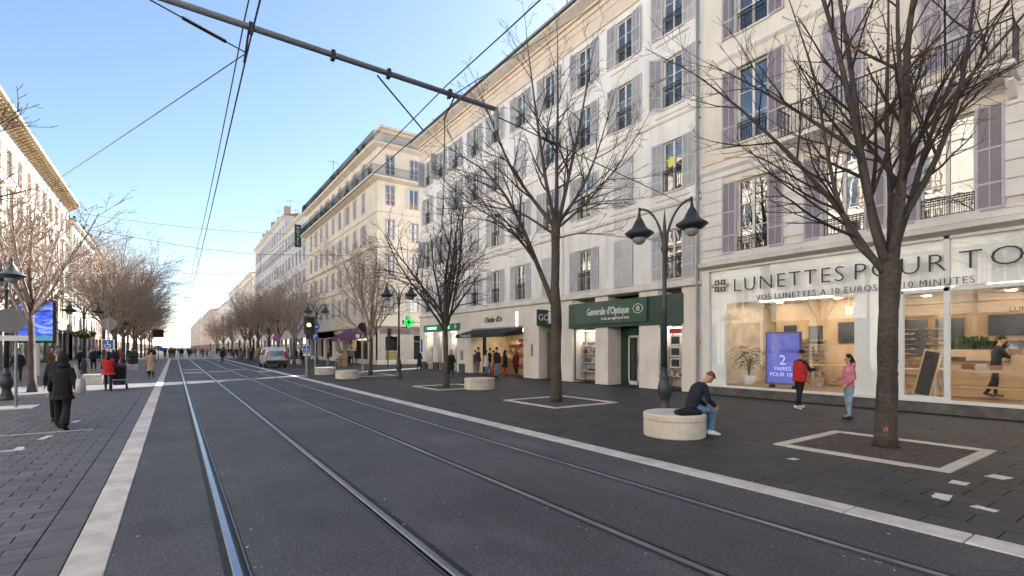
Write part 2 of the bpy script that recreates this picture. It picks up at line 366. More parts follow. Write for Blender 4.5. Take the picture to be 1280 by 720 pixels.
# tram rails: a grooved rail set flush in the road
M['railhead'] = mat('polished_rail', (.25, .27, .31), .3, .12, 4, metal=1)
M['railside'] = mat('rail_lip', (.14, .125, .115), .4, .2, 6, metal=.8)
M['seam'] = mat('rail_bitumen_seam', (.016, .016, .017), .7, .25, 6, fine=.2)
RL = ['leftmost tram rail, its polished head shining blue beside the pale left kerb', 'second tram rail from the left, polished and bright',
      'third tram rail from the left, dull dark steel', 'rightmost tram rail, dull and dark, nearest the right kerb']
for i, x in enumerate(RX):
    t = thing('tram_rail', RL[i], 'tram rail', (x, -20, 0), 0, 'tram rails set flush in the road')
    sg = 1 if i % 2 == 0 else -1
    L = 350
    def ext(poly): return MB().prism([(sg * a, b) for a, b in poly], 0, L)
    ext([(-.042, -.05), (.03, -.05), (.03, -.004), (.02, .004), (-.032, .004), (-.042, -.001)]).build('rail_head', 'railhead', t)
    ext([(.031, -.05), (.069, -.05), (.069, -.035), (.031, -.035)]).build('rail_groove', 'black', t)
    ext([(.07, -.05), (.084, -.05), (.084, .001), (.07, .001)]).build('rail_lip', 'railside', t)
    s_ = MB(); s_.prism([(sg * a, b) for a, b in [(-.1, -.05), (-.044, -.05), (-.044, -.003), (-.1, -.003)]], 0, L)
    s_.prism([(sg * a, b) for a, b in [(.086, -.05), (.1, -.05), (.1, -.003), (.086, -.003)]], 0, L); s_.build('seam', 'seam', t)
# right pavement (paving slabs) and left pavement (setts)
def inpit(x0, y0, x1, y1): return any(x0 > p[0] and x1 < p[2] and y0 > p[1] and y1 < p[3] for p in PITS)
mb = MB(); mb.box(6.06, -20, -.06, 38, 330, -.02); pr_ = struct('right_pavement', mb, 'bed')
mb = MB(); mb.box(-16, -20, -.06, -.46, 330, -.02); pl_ = struct('left_pavement', mb, 'bed')
def proto_mesh(name, w_, d_, h, m, c=.004, gap=.005):
    r = random.Random(name); ms = []
    for k in range(4):
        q = [r.uniform(-.0025, .0025) for _ in range(4)]
        b = MB().bev(gap + q[0], gap + q[1], -h, w_ - gap + q[2], d_ - gap + q[3], r.uniform(-.0015, .001), c); ms.append(b.mesh(name, m))
    return ms
# right slabs 0.40 across x 0.60 along, rows running parallel to the kerb
slabm = proto_mesh('paving_slab', .4, .6, .03, 'slab')
cells = []
for i in range(28):
    x = 6.42 + i * .4
    for j in range(-4, 46):
        y = j * .6 + (.3 if i % 2 else 0) - 1.2
        if x + .4 > 17.2 or inpit(x + .05, y + .05, x + .35, y + .55): continue
        dd = (x + .2) * math.sin(CA) + (y + .3) * math.cos(CA); lat = (x + .2) * math.cos(CA) - (y + .3) * math.sin(CA)
        if dd < 1.5: continue
        u = 640 + 610 * lat / dd
        cells.append((dd if -60 < u < 1330 and dd < 60 else 999, x, y))
cells.sort()
for k, (dd, x, y) in enumerate(cells[:300]): put(slabm[(k * 7) % 4], 'paving_slab', pr_, (x, y, 0))
rest = MB()
for dd, x, y in cells[300:]: rest.bev(x + .005, y + .005, -.03, x + .395, y + .595, rnd.uniform(-.0015, .001))
tag(rest.build('paving_slabs', 'slab', pr_), kind='stuff')
mb = MB()
mb.quad((6.41, 26.7, -.004), (38, 26.7, -.004), (38, 330, -.004), (6.41, 330, -.004)); mb.build('far_paving', 'pavR', pr_)
# left setts 0.40 x 0.20, courses across the pavement
setm = proto_mesh('sett', .4, .2, .03, 'paver')
cells = []
for j in range(0, 118):
    y = j * .2 + 1.0
    for i in range(26):
        x = -1.06 - (i + 1) * .4 + (.2 if j % 2 else 0)
        dd = (x + .2) * math.sin(CA) + (y + .1) * math.cos(CA); lat = (x + .2) * math.cos(CA) - (y + .1) * math.sin(CA)
        if dd < 1: continue
        u = 640 + 610 * lat / dd
        if x + .4 > -1.04: continue
        if -80 < u < 300: cells.append((dd, x, y))
cells.sort()
for k, (dd, x, y) in enumerate(cells[:300]): put(setm[(k * 7) % 4], 'sett', pl_, (x, y, 0))
rest = MB()
for dd, x, y in cells[300:]: rest.bev(x + .005, y + .005, -.03, x + .395, y + .195, rnd.uniform(-.0015, .001))
for j in range(60): rest.bev(-1.05, 1 + j * .4, -.03, -.77, 1.39 + j * .4, .0005)       # the border course
for j in range(0, 118):                                                                  # cut stones that close the odd courses
    if j % 2: rest.bev(-1.255, j * .2 + 1.005, -.03, -1.06, j * .2 + 1.195, 0)
tag(rest.build('setts', 'paver', pl_), kind='stuff')
MB().quad((-16, 24.6, -.004), (-.76, 24.6, -.004), (-.76, 330, -.004), (-16, 330, -.004)).build('far_setts', 'pavL', pl_)
MB().quad((-16, -20, -.014), (-5.0, -20, -.014), (-5.0, 24.6, -.014), (-16, 24.6, -.014)).build('side_setts', 'pavL', pl_)
# kerb stones
kl = proto_mesh('kerb_stone', .3, 1.0, .05, 'kerb', .008, .006)
kerbL = struct('left_kerb', MB().box(-.76, -20, -.05, -.46, 330, -.012), 'bed')
for j in range(-2, 60): put(kl[j % 4], 'kerb_stone', kerbL, (-.76, j * 1.0 + .2, .012))
mb = MB()
for j in range(60, 110): mb.bev(-.757, j + .203, -.03, -.463, j + 1.197, .012)
tag(mb.build('kerb_stones', 'kerb', kerbL), kind='stuff')
kr = proto_mesh('kerb_stone', .35, 1.0, .05, 'kerb', .008, .006)
kerbR = struct('right_kerb', MB().box(6.06, -20, -.05, 6.41, 330, -.012), 'bed')
for j in range(-3, 62): put(kr[(j * 3) % 4], 'kerb_stone', kerbR, (6.06, j * 1.0 + .35, .012))
mb = MB()
for j in range(62, 110): mb.bev(6.063, j + .353, -.03, 6.407, j + 1.347, .012)
tag(mb.build('kerb_stones', 'kerb', kerbR), kind='stuff')
# the pedestrian square further on, sunlight put into its pale paving, and the cross line before it
struct('far_square', MB().quad((-12, 92, .006), (16.5, 92, .006), (16.5, 330, .006), (-12, 330, .006)), 'pavFar')
tag(MB().box(-.46, 89.2, .002, 6.06, 90.4, .008).build('stop_line', 'tape'), 'white line painted across the tracks where the paved square begins', 'road marking')
# pale bars across the road and the tapes stuck on the pavements
def bar(label, x0, y0, x1, y1, m='pale_mark', cat='road marking', z=.004, skew=0, group=None, name='pale_bar'):
    mb = MB(); mb.add([(x0, y0, z), (x1, y0 + skew, z), (x1, y1 + skew, z), (x0, y1, z), (x0, y0, z - .003), (x1, y0 + skew, z - .003), (x1, y1 + skew, z - .003), (x0, y1, z - .003)],
                      [(0, 1, 2, 3), (4, 5, 1, 0), (5, 6, 2, 1), (6, 7, 3, 2), (7, 4, 0, 3)])
    return tag(mb.build(name, m), label, cat, group)
bar('pale bar between the two left rails, nearest of the bars', .6, 41.2, 1.7, 42.6, group='pale bars on the road')
bar('pale bar between the left rails, just beyond the nearest one', .6, 47, 1.7, 48.2, group='pale bars on the road')
bar('pale bar between the two tram tracks', 2.0, 42, 3.4, 43, group='pale bars on the road')
bar('pale bar between the two right rails', 3.75, 45, 4.9, 46, group='pale bars on the road')
bar('long pale bar beside the right kerb near the van', 5.2, 40.2, 6.0, 41.6, group='pale bars on the road')
TP = [(-2.0, 16.0, .22, .5, 'small white tape scrap by the feet of the walker in the black coat'), (-2.15, 13.5, .2, .75, 'white tape dash behind the walker in the black coat'),
      (-2.3, 12.3, .2, .7, 'second white tape dash on the left pavement, nearer than the walker'), (-2.5, 11.2, .2, .8, 'nearest white tape dash on the left pavement'),
      (8.32, 3.95, .28, .2, 'small white tape patch left of the front corner of the big tree pit'), (7.72, 1.92, .5, .28, 'square white tape patch before the big tree pit'),
      (7.55, 1.5, .2, .36, 'narrow white tape strip beside the square patch before the tree pit'), (8.7, 1.98, .35, .3, 'torn white tape patch near the right front corner of the tree pit'),
      (9.55, 1.75, .42, .36, 'white tape patch just right of the tree pit frame'), (7.7, .98, .22, .3, 'white tape dash near the right edge of the photo, left one of two'),
      (7.72, .62, .22, .3, 'white tape dash at the right edge of the photo')]
for x, y, a, b, lab in TP:
    r = random.Random(lab); n = 16; pts = []; a *= .62; b *= .62; rz_ = r.uniform(-.25, .25)
    for k in range(n):
        an = 2 * math.pi * (k + 2) / n; c, s = math.cos(an), math.sin(an)
        q = 1 / max(abs(c), abs(s)); q *= r.choice((1, 1, 1, .93, .8)); px_, py_ = a * .5 * c * q, b * .5 * s * q; pts.append((x + px_ * math.cos(rz_) - py_ * math.sin(rz_), y + px_ * math.sin(rz_) + py_ * math.cos(rz_)))
    mb = MB().add([(p[0], p[1], .005) for p in pts] + [(p[0], p[1], .001) for p in pts], [tuple(range(n))] + [(k, (k + 1) % n, n + (k + 1) % n, n + k) for k in range(n)])
    tag(mb.build('tape_patch', 'tape'), lab, 'tape patch', 'white tapes stuck on the pavements')
bar('long pale line worn across the left pavement beyond the tape dashes', -5.2, 14.2, -1.5, 14.32, name='painted_line')
bar('short pale line slanting to the left edge of the photo on the left pavement', -4.4, 11.6, -2.2, 11.75, skew=.5, name='painted_line')
# fallen leaves, gum spots and scraps scattered over the street
lit = MB(); r = random.Random(99)
for k in range(900):
    x = r.uniform(-6, 17); y = 1.5 + 34 * r.random() ** 1.7
    if r.random() < .35: x = r.choice((6.0, -.44, .6, 2.05, 3.45, 4.9)) + r.gauss(0, .06)
    s = r.uniform(.007, .02); a = r.uniform(0, 6.28); z = .0045 + r.uniform(0, .003)
    lit.add([(x + s * math.cos(a + q) * (1 if i % 2 else .6), y + s * math.sin(a + q) * (1 if i % 2 else .6), z + (.004 if i == 1 else 0)) for i, q in enumerate((0, 1.2, 2.6, 3.9, 5.1))], [(0, 1, 2, 3, 4)], r.choice((0, 1, 1, 2)))
tag(lit.build('litter', [mat('dry_leaf_bits', (.22, .14, .08), .9, .3, 9), mat('paper_bits', (.5, .5, .48), .9, .2, 9), mat('gum', (.25, .24, .22), .9, .2, 9)]), 'fallen leaf bits, gum spots and paper scraps scattered over the road and pavements', 'litter', kind='stuff')
# tree pits: four frame stones with a joint in each side, resin gravel inside
PL = ['pale stone frame round the big near tree on the right pavement', 'pale stone frame round the forked tree before the green optician shop',
      'pale stone frame round the slim tree before the pharmacy', 'pale stone frame round the young tree near the corner building']
for (x0, y0, x1, y1), lab in zip(PITS, PL):
    t = thing('tree_pit', lab, 'tree pit', ((x0 + x1) / 2, (y0 + y1) / 2, 0), 0, 'stone framed tree pits'); a, b = (x1 - x0) / 2, (y1 - y0) / 2; q = .17
    MB().box(-a + q, -b + q, -.02, a - q, b - q, .004).build('gravel_bed', 'soil', t)
    for s in (-1, 1):
        MB().bev(-a, min(s * b, s * (b - q)), -.03, -.004, max(s * b, s * (b - q)), .022).build('frame_stone', 'pitst', t)
        MB().bev(.004, min(s * b, s * (b - q)), -.03, a, max(s * b, s * (b - q)), .022).build('frame_stone', 'pitst', t)
        for u in (-1, 1): MB().bev(min(s * a, s * (a - q)), min(u * .004, u * (b - q - .004)), -.03, max(s * a, s * (a - q)), max(u * .004, u * (b - q - .004)), .021).build('frame_stone', 'pitst', t)
# ------------------------------------------------------------------ facade kit (local x along the front, -y outwards, z up)
def wall_holes(mb, x0, x1, z0, z1, holes, y=0., dep=.25, mi=0):
    xs = sorted({x0, x1, *[a for h in holes for a in (h[0], h[1]) if x0 < a < x1]}); zs = sorted({z0, z1, *[a for h in holes for a in (h[2], h[3]) if z0 < a < z1]})
    for i in range(len(xs) - 1):
        for j in range(len(zs) - 1):
            cx, cz = (xs[i] + xs[i + 1]) / 2, (zs[j] + zs[j + 1]) / 2
            if any(h[0] < cx < h[1] and h[2] < cz < h[3] for h in holes): continue
            mb.quad((xs[i], y, zs[j]), (xs[i + 1], y, zs[j]), (xs[i + 1], y, zs[j + 1]), (xs[i], y, zs[j + 1]), mi)
    for a, b, c, d in holes:
        mb.quad((a, y, c), (a, y + dep, c), (a, y + dep, d), (a, y, d), mi); mb.quad((b, y, c), (b, y + dep, c), (b, y + dep, d), (b, y, d), mi)
        mb.quad((a, y, d), (b, y, d), (b, y + dep, d), (a, y + dep, d), mi); mb.quad((a, y, c), (b, y, c), (b, y + dep, c), (a, y + dep, c), mi)
    return mb
def win_meshes(key, w, h, frm='frame', pan='pane', rail=None, bars=2, simple=False):
    """window: frame, two leaves of glass, guard rail; origin bottom centre of the opening, outside face at y=0"""
    f = MB(); y0, y1 = .13, .19; a = w / 2; t = .055
    f.box(-a, y0, 0, -a + t, y1, h); f.box(a - t, y0, 0, a, y1, h); f.box(-a + t, y0, h - t, a - t, y1, h); f.box(-a + t, y0, 0, a - t, y1, t)
    f.box(-.045, y0 - .01, t, .045, y1, h - t)
    if not simple:
        for s in (-1, 1):
            x0, x1 = (-a + t, -.045) if s < 0 else (.045, a - t)
            for k in range(1, bars + 1):
                z = t + (h - 2 * t) * k / (bars + 1); f.box(x0, y0 + .01, z - .015, x1, y1 - .005, z + .015)
    out = {'frame': f.mesh('window_frame', frm), 'w': w, 'h': h}
    out['pane'] = MB().quad((-a + t, y0 + .035, t), (-.045, y0 + .035, t), (-.045, y0 + .035, h - t), (-a + t, y0 + .035, h - t)).mesh('pane', pan)
    out['dx'] = a - t + .045
    out['sill'] = MB().box(-a - .1, -.07, -.07, a + .1, .12, 0).mesh('sill', 'trim')
    if rail:
        r = MB(); hh = rail; yy = .03
        r.box(-a, yy, hh - .03, a, yy + .03, hh); r.box(-a, yy, .04, a, yy + .03, .06); r.box(-a, yy + .005, hh - .16, a, yy + .02, hh - .145)
        n = int(w / .1)
        for k in range(n + 1):
            x = -a + .02 + (w - .04) * k / n; r.box(x - .007, yy + .006, .06, x + .007, yy + .02, hh - .03)
        for k in range(n):
            x = -a + .02 + (w - .04) * (k + .5) / n
            r.box(x - .03, yy + .006, hh - .14, x + .03, yy + .018, hh - .125); r.box(x - .028, yy + .006, hh * .45, x + .028, yy + .018, hh * .45 + .012)
        out['rail'] = r.mesh('guard_rail', 'iron')
    return out
def shut_meshes(w, h, frm, slat, panels=3, louvre=True, split=(.0, .42, .76, 1)):
    f = MB(); t = .055; d = .04
    f.box(0, 0, 0, t, d, h); f.box(w - t, 0, 0, w, d, h); zs = [s * (h - t) for s in split][::-1]; zs = [h - t - s * (h - t) for s in split][::-1]
    for z in zs: f.box(t, 0, z, w - t, d, z + t)
    f.box(w / 2 - .012, .001, t, w / 2 + .012, d - .004, h - t)
    out = {'frame': f.mesh('shutter', frm), 'w': w, 'panels': []}
    for i in range(len(zs) - 1):
        p = MB(); hh = zs[i + 1] - zs[i] - t
        p.quad((t, .028, 0), (w - t, .028, 0), (w - t, .028, hh), (t, .028, hh))
        if louvre:
            n = max(2, int(hh / .055))
            for k in range(n):
                z = hh * k / n; p.quad((t, .008, z), (w - t, .008, z), (w - t, .026, z + hh / n * .9), (t, .026, z + hh / n * .9))
        out['panels'].append((p.mesh('louvre_panel', slat), zs[i] + t))
    return out
def put_window(root, W, x, z, y=0., rz=0., sill=True, fr=None):
    """fr: (ox, oy, rot) of a side facade inside the building"""
    if fr:
        ox, oy, r = fr; px = ox + x * math.cos(r) - y * math.sin(r); py = oy + x * math.sin(r) + y * math.cos(r); rz += r
    else: px, py = x, y
    o = put(W['frame'], 'window', root, (px, py, z), rz)
    for s in (0, 1): put(W['pane'], 'pane', o, (W['dx'] * s, 0, 0))
    if 'rail' in W: put(W['rail'], 'guard_rail', o)
    if sill: put(W['sill'], 'sill', o)
    return o
def put_shutter(root, S, x, z, side, ang=0., y=-.045, panels=True, fr=None):
    """x is the hinge; side -1 opens to the left, +1 to the right; ang swings it away from the wall (radians), pi closes it"""
    rot = 0
    if fr:
        ox, oy, r = fr; px = ox + x * math.cos(r) - y * math.sin(r); py = oy + x * math.sin(r) + y * math.cos(r); rot = r; x, y = px, py
    o = put(S['frame'], 'shutter', root, (x, y, z))
    if side > 0: o.rotation_euler = (0, 0, rot - ang)
    else: o.rotation_euler = (0, 0, rot + ang); o.scale = (-1, 1, 1)
    if panels:
        for me, zz in S['panels']: put(me, 'louvre_panel', o, (0, 0, zz))
    return o
def cornice(root, name, x0, x1, z, prof, m, y=0.):
    """prof: list of (outward, height) from bottom to top"""
    poly = [(y + .03, z)] + [(y - o, z + h) for o, h in prof] + [(y + .03, z + prof[-1][1])]
    return MB().extr_x(poly, x0, x1).build(name, m, root)
def block(mb, x0, x1, y0, y1, z0, z1): return mb.box(x0, y0, z0, x1, y1, z1)
def rail_run(x0, x1, h=1.0, m='iron', step=.12, y=0.):
    r = MB(); r.box(x0, y, h - .035, x1, y + .035, h); r.box(x0, y + .005, .06, x1, y + .025, .08); r.box(x0, y + .008, h - .2, x1, y + .022, h - .185)
    n = max(1, int((x1 - x0) / step))
    for k in range(n + 1):
        x = x0 + (x1 - x0) * k / n; r.box(x - .008, y + .008, .08, x + .008, y + .024, h - .035)
    return r
RT = -math.pi / 2      # right-hand fronts face the road

# ================================================================== building A: the long pale block (Y 11.67 .. 38.86)
YA = 38.86; FX = 17.3
A = thing('apartment_building', 'long pale four-storey block above the green optician, bakery and pharmacy shops', 'building', (FX, YA, 0), RT)
LA = YA - 11.67; ax = lambda Y: YA - Y
colsA = [13.1, 15.8, 18.5, 21.35, 24.1, 26.9, 29.6, 32.4, 34.9, 37.3]
flA = [(4.72, 2.1), (8.45, 2.15), (12.05, 2.1), (15.2, 2.0)]
WA = [win_meshes('A', 1.0, h, rail=.95 if i < 3 else .8) for i, (z, h) in enumerate(flA)]
SA = [shut_meshes(.56, h + .05, 'shutA', 'slatA') for z, h in flA]
holes = [(ax(c) - .5, ax(c) + .5, z, z + h) for c in colsA for z, h in flA]
wallA = wall_holes(MB(), 0, LA, 4.3, 17.55, holes, 0, .2)
wallA.quad((0, 0, 4.3), (0, 12, 4.3), (0, 12, 19.3), (0, 0, 19.3)).quad((LA, 0, 4.3), (LA, 12, 4.3), (LA, 12, 19.3), (LA, 0, 19.3)).quad((0, 12, 0), (LA, 12, 0), (LA, 12, 19.3), (0, 12, 19.3))
wallA.build('wall', 'wallA', A)
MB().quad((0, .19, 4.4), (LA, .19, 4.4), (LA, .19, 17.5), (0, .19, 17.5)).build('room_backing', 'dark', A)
# frieze with mouldings, gutter and roof
fz = MB(); fz.box(0, -.02, 17.55, LA, .2, 19.25)
for z, o in ((17.5, .09), (17.62, .05), (18.2, .06), (18.55, .1), (18.85, .17)): fz.box(-.1, -o, z, LA, .1, z + (.09 if z < 18.5 else .14))
fz.build('frieze', 'peach', A)
MB().extr_x([(-.2, 19.0), (-.62, 19.18), (-.66, 19.3), (-.2, 19.34), (.2, 19.3), (.2, 19.0)], -.45, LA).build('eaves', 'trim', A)
MB().extr_x([(-.62, 19.26), (-.76, 19.28), (-.79, 19.42), (-.66, 19.44), (-.6, 19.36)], -.5, LA).build('gutter', 'zinc', A)
MB().extr_x([(-.68, 19.4), (6, 21.6), (12, 19.4), (12, 19.3), (-.5, 19.32)], -.4, LA).build('roof', 'tile', A)
for Y in (15, 22, 31): MB().box(ax(Y) - .6, 4, 20, ax(Y) + .6, 4.8, 22.4).build('chimney', 'wallA', A)
# string courses and first-floor banding
for nm, z, pr in (('string_course', 4.3, [(.02, 0), (.14, .05), (.14, .16), (.06, .2), (.06, .3), (0, .36)]), ('string_course', 7.75, [(.02, 0), (.08, .04), (.08, .16), (0, .2)]), ('string_course', 11.45, [(.015, 0), (.05, .03), (.05, .12), (0, .15)])):
    cornice(A, nm, -.05, LA - .02, z, pr, 'trim')
ends = [0] + sum([[ax(c) - 1.1, ax(c) + 1.1] for c in colsA[::-1]], []) + [LA]
for i in range(0, len(ends), 2):
    if ends[i + 1] - ends[i] > .1:
        sm_ = MB().box(0, -.022, 0, ends[i + 1] - ends[i], .05, .455).mesh('stone_course', 'wallA')
        for k in range(6): put(sm_, 'stone_course', A, (ends[i], 0, 4.85 + k * .48))
closed = {(1, 0), (1, 1), (7, 0), (3, 0), (8, 2), (6, 1), (4, 2)}
rA = random.Random(3)
for ci, c in enumerate(colsA):
    for fi, (z, h) in enumerate(flA):
        x = ax(c); put_window(A, WA[fi], x, z)
        if (ci, fi) in closed:
            for s in (-1, 1): put_shutter(A, SA[fi], x + s * .56, z - .02, s, math.pi - .02, y=-.05)
        else:
            for s in (-1, 1):
                a = rA.choice([.03, .03, .05, .12, .04]);
                if (ci, fi) == (0, 2) and s < 0: a = .95
                if (ci, fi) in ((9, 3), (9, 1), (8, 3)) and s < 0: a = 1.5
                put_shutter(A, SA[fi], x + s * .5, z - .02, s, a)
# hoods and ledges under the windows as thin lines
ld = MB().box(-.85, -.05, 0, .85, .02, .06).mesh('ledge', 'trim')
for c in colsA:
    for z, h in flA[1:]: put(ld, 'ledge', A, (ax(c), 0, z - .34))
pp = MB().tube([(ax(11.82), -.12, 0.1), (ax(11.82), -.12, 19.2)], .06, 8)
for z in range(2, 19, 3): pp.box(ax(11.82) - .08, -.13, z, ax(11.82) + .08, .01, z + .05)
pp.build('downpipe', 'zinc', A)
MB().tube([(ax(20.1), -.08, 4.6), (ax(20.1), -.08, 17.5)], .035, 6).build('downpipe', 'wallA', A)
# yellow sticker in a second-floor window
MB().add([(ax(13.28) + .16 * math.cos(k * .524), .14, 9.75 + .24 * math.sin(k * .524)) for k in range(12)], [tuple(range(12))]).build('sticker', mat('yellow_sticker', (.75, .7, .08)), A)
# --- ground floor: piers, recesses
gf = MB()
def pier(Y0, Y1, z1=4.3, y=0., d=.9, m=gf, z0=0): m.box(ax(Y1), y, z0, ax(Y0), y + d, z1)
pier(11.67, 12.64); pier(13.82, 14.9); pier(16.82, 17.7); pier(19.4, 20.4); pier(22.3, 23.8); pier(30.0, 31.0)
pier(31.95, 32.2, d=.4); pier(33.5, 34.7); pier(35.45, 36.3); pier(37.9, 38.86)
gf.box(ax(23.8), 0, 3.02, ax(30.0) , .5, 4.3)                               # bakery fascia wall (behind the awning)
gf.box(0, .02, 3.05, ax(31.0), .5, 4.3); gf.box(ax(31.95), .0, 0, ax(31.0), .5, 3.05)
gf.box(ax(22.3), .02, 3.1, ax(20.4), .5, 4.3)
gf.build('shopfront_piers', 'stoneA', A)
M['plinth'] = mat('dark_plinth', (.07, .068, .065), .6)
for a, b in ((33.5, 34.7), (35.45, 36.3), (37.9, 38.84), (31.0, 31.9)): MB().box(ax(b) - .01, -.012, 0, ax(a) + .01, .3, .62).build('plinth', 'plinth', A)
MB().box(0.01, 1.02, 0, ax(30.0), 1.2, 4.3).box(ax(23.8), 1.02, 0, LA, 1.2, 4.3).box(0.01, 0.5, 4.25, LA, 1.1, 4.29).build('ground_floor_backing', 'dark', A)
# green optician's: fascia, raised board, lettering, windows, door
MB().box(ax(19.62), -.06, 2.8, ax(12.55), .12, 4.08).build('fascia', 'green', A)
MB().box(ax(19.0), -.16, 2.98, ax(14.34), -.06, 4.02).build('sign_board', 'green2', A)
sb = A
def fit(o, x0, x1):
    xs_ = [v.co.x for v in o.data.vertices]; o.scale = ((x1 - x0) / (max(xs_) - min(xs_)), 1, 1); o.location.x = x0 - min(xs_) * o.scale.x; return o
fit(text('sign_lettering', "Generale d'Optique", .5, 'letterw', A, (0, -.17, 3.42), off=.006), ax(18.1), ax(15.35))
fit(text('sign_lettering', "la vue, un regard pour tous", .19, 'letterw', A, (0, -.17, 3.16), off=.003), ax(17.1), ax(15.35))
ey = MB()
for r0, r1, wx in ((.22, .185, 1.35), (.11, .04, 1)):
    ey.add([(ax(14.82) + r * wx * math.cos(k * .3142), -.175, 3.58 + r * math.sin(k * .3142)) for r in (r0, r1) for k in range(20)], [(k, (k + 1) % 20, 20 + (k + 1) % 20, 20 + k) for k in range(20)])
ey.build('eye_emblem', mat('emblem_cream', (.6, .56, .4)), A)
def shopwin(Y0, Y1, z0, z1, fm='green', y=.15, muntins=0, dep=.05):
    f = MB(); a, b = ax(Y1), ax(Y0); t = .06
    f.box(a, y, z0, a + t, y + dep, z1).box(b - t, y, z0, b, y + dep, z1).box(a + t, y, z1 - t, b - t, y + dep, z1).box(a + t, y, z0, b - t, y + dep, z0 + t)
    for k in range(1, muntins + 1):
        x = a + (b - a) * k / (muntins + 1); f.box(x - .03, y, z0 + t, x + .03, y + dep, z1 - t)
    o = f.build('shop_window', fm, A)
    MB().quad((a + t, y + .02, z0 + t), (b - t, y + .02, z0 + t), (b - t, y + .02, z1 - t), (a + t, y + .02, z1 - t)).build('pane', 'glass', o)
    return o
warm = emit('warm_shop_light', (1, .78, .5), 2.2); cool = emit('cool_shop_light', (1, .95, .85), 2.0)
M['lit_wall'] = mat('shop_wall', (.56, .5, .42), .8, .2, 2)
shopwin(17.7, 19.4, .08, 2.8); shopwin(12.64, 13.82, .08, 2.8)
def display(Y0, Y1, lamp, z1=2.7, seed=1, cols=((.5, .45, .4), (.2, .15, .1), (.1, .15, .2), (.6, .6, .55)), shelf=True, wm='lit_wall'):
    """shelving lit from above behind a shop window"""
    r = random.Random(seed); a, b = ax(Y1), ax(Y0)
    MB().quad((a, .95, .1), (b, .95, .1), (b, .95, z1), (a, .95, z1)).build('display_back', wm, A)
    MB().box(a + .1, .35, z1 - .03, b - .1, .8, z1 - .01).build('strip_light', lamp, A)
    s = MB(); gd = MB()
    for z in (.55, 1.0, 1.45, 1.9):
        s.box(a + .08, .6, z, b - .08, .92, z + .025); x = a + .12
        while x < b - .3:
            w_ = r.uniform(.06, .2); gd.box(x, .66, z + .026, x + w_, .84, z + r.uniform(.1, .34), r.randrange(len(cols))); x += w_ + r.uniform(.03, .16)
    s.build('shelves', 'white', A); gd.build('goods', [mat('goods', c, .6, .2, 5) for c in cols], A)
display(17.7, 19.4, cool, seed=4); display(12.64, 13.82, cool, seed=5)
# poster frames in the narrow window by the lamp
for k in range(3):
    z = .95 + k * .48; f = MB(); a, b = ax(13.35), ax(12.85)
    f.box(a, .2, z, b, .225, z + .42).build('poster_frame', 'white', A); MB().box(a + .05, .19, z + .06, b - .05, .2, z + .36).build('poster', 'black', A)
MB().box(ax(13.4), .2, 2.42, ax(12.8), .22, 2.62).build('red_banner', 'red', A)
# door recess of the optician
MB().box(ax(16.82), .9, 0, ax(16.4), .98, 2.8).box(ax(16.4), .9, 2.45, ax(14.9), .98, 2.8).build('door_surround', 'green', A)
d_ = MB(); 
for a, b in ((16.35, 15.7), (15.62, 14.98)):
    x0, x1 = ax(a), ax(b); d_.box(x0, .9, .02, x0 + .07, .95, 2.4).box(x1 - .07, .9, .02, x1, .95, 2.4).box(x0, .9, 2.3, x1, .95, 2.4).box(x0, .9, .02, x1, .95, .2)
dd_ = d_.build('door', 'frame', A)
MB().quad((ax(16.35), .93, .1), (ax(14.98), .93, .1), (ax(14.98), .93, 2.35), (ax(16.35), .93, 2.35)).build('pane', 'glass', dd_)
MB().box(ax(15.75), .84, .9, ax(15.72), .88, 1.5).box(ax(15.6), .84, .9, ax(15.57), .88, 1.5).build('handle', 'steel', dd_)
# street door of the flats
de = MB().box(ax(22.1), .5, 0, ax(20.6), .56, 2.75)
for k in range(2):
    for z in (.25, 1.3): de.box(ax(22.0) + k * .75, .47, z, ax(22.0) + .6 + k * .75, .5, z + .9)
de = de.build('street_door', mat('brown_door', (.09, .06, .045), .5), A); MB().ell((ax(21.3), .44, 1.1), (.03, .03, .03), 8, 6).build('handle', 'steel', de)
MB().box(ax(23.0), -.04, 1.3, ax(22.85), .0, 2.0).build('notice_box', mat('brass', (.4, .25, .08), .4, metal=.6), A)
pj = MB(); pj.box(ax(21.2), -1.0, 3.0, ax(21.13), -.25, 3.9); pj.box(ax(21.19), -.25, 3.8, ax(21.15), .02, 3.84); pj.box(ax(21.19), -.25, 3.1, ax(21.15), .02, 3.14); pj.build('projecting_sign', 'green', A)
sx_ = text('sign_lettering', 'GO', .5, 'letterw', A, (ax(21.13) + .005, -.95, 3.3), rot=(math.pi / 2, 0, math.pi / 2))
# bakery: awning with valance, interior glow and counter
aw = MB(); a, b = ax(29.9), ax(23.85)
top = [(-.02, 3.02), (-1.35, 2.68), (-1.35, 2.63), (-.02, 2.97)]
aw.extr_x(top, a, b); aw.extr_x([(-1.36, 2.68), (-1.38, 2.45), (-1.365, 2.45), (-1.345, 2.66)], a, b)
for x in (a, b - .01): aw.extr_x([(-.02, 2.97), (-1.35, 2.63), (-1.35, 2.47), (-.02, 2.6)], x, x + .01)
aw = aw.build('awning', 'awn', A)
text('awning_lettering', "L'Atelier d'Or", .26, 'letterw', aw, (a + .75, -1.4, 2.5), ext=.004)
MB().box(a, -.12, 3.02, b, .02, 3.12).build('awning_box', 'zinc', aw)
text('sign_lettering', "L'Atelier d'Or", .52, 'lettert', A, (ax(28.2), -.03, 3.48), sx=.72, ext=.02)
MB().box(ax(24.55), -.03, 3.1, ax(24.4), 0, 4.0).build('wall_lamp', emit('wall_lamp_glow', (1, .9, .7), 1.4), A)
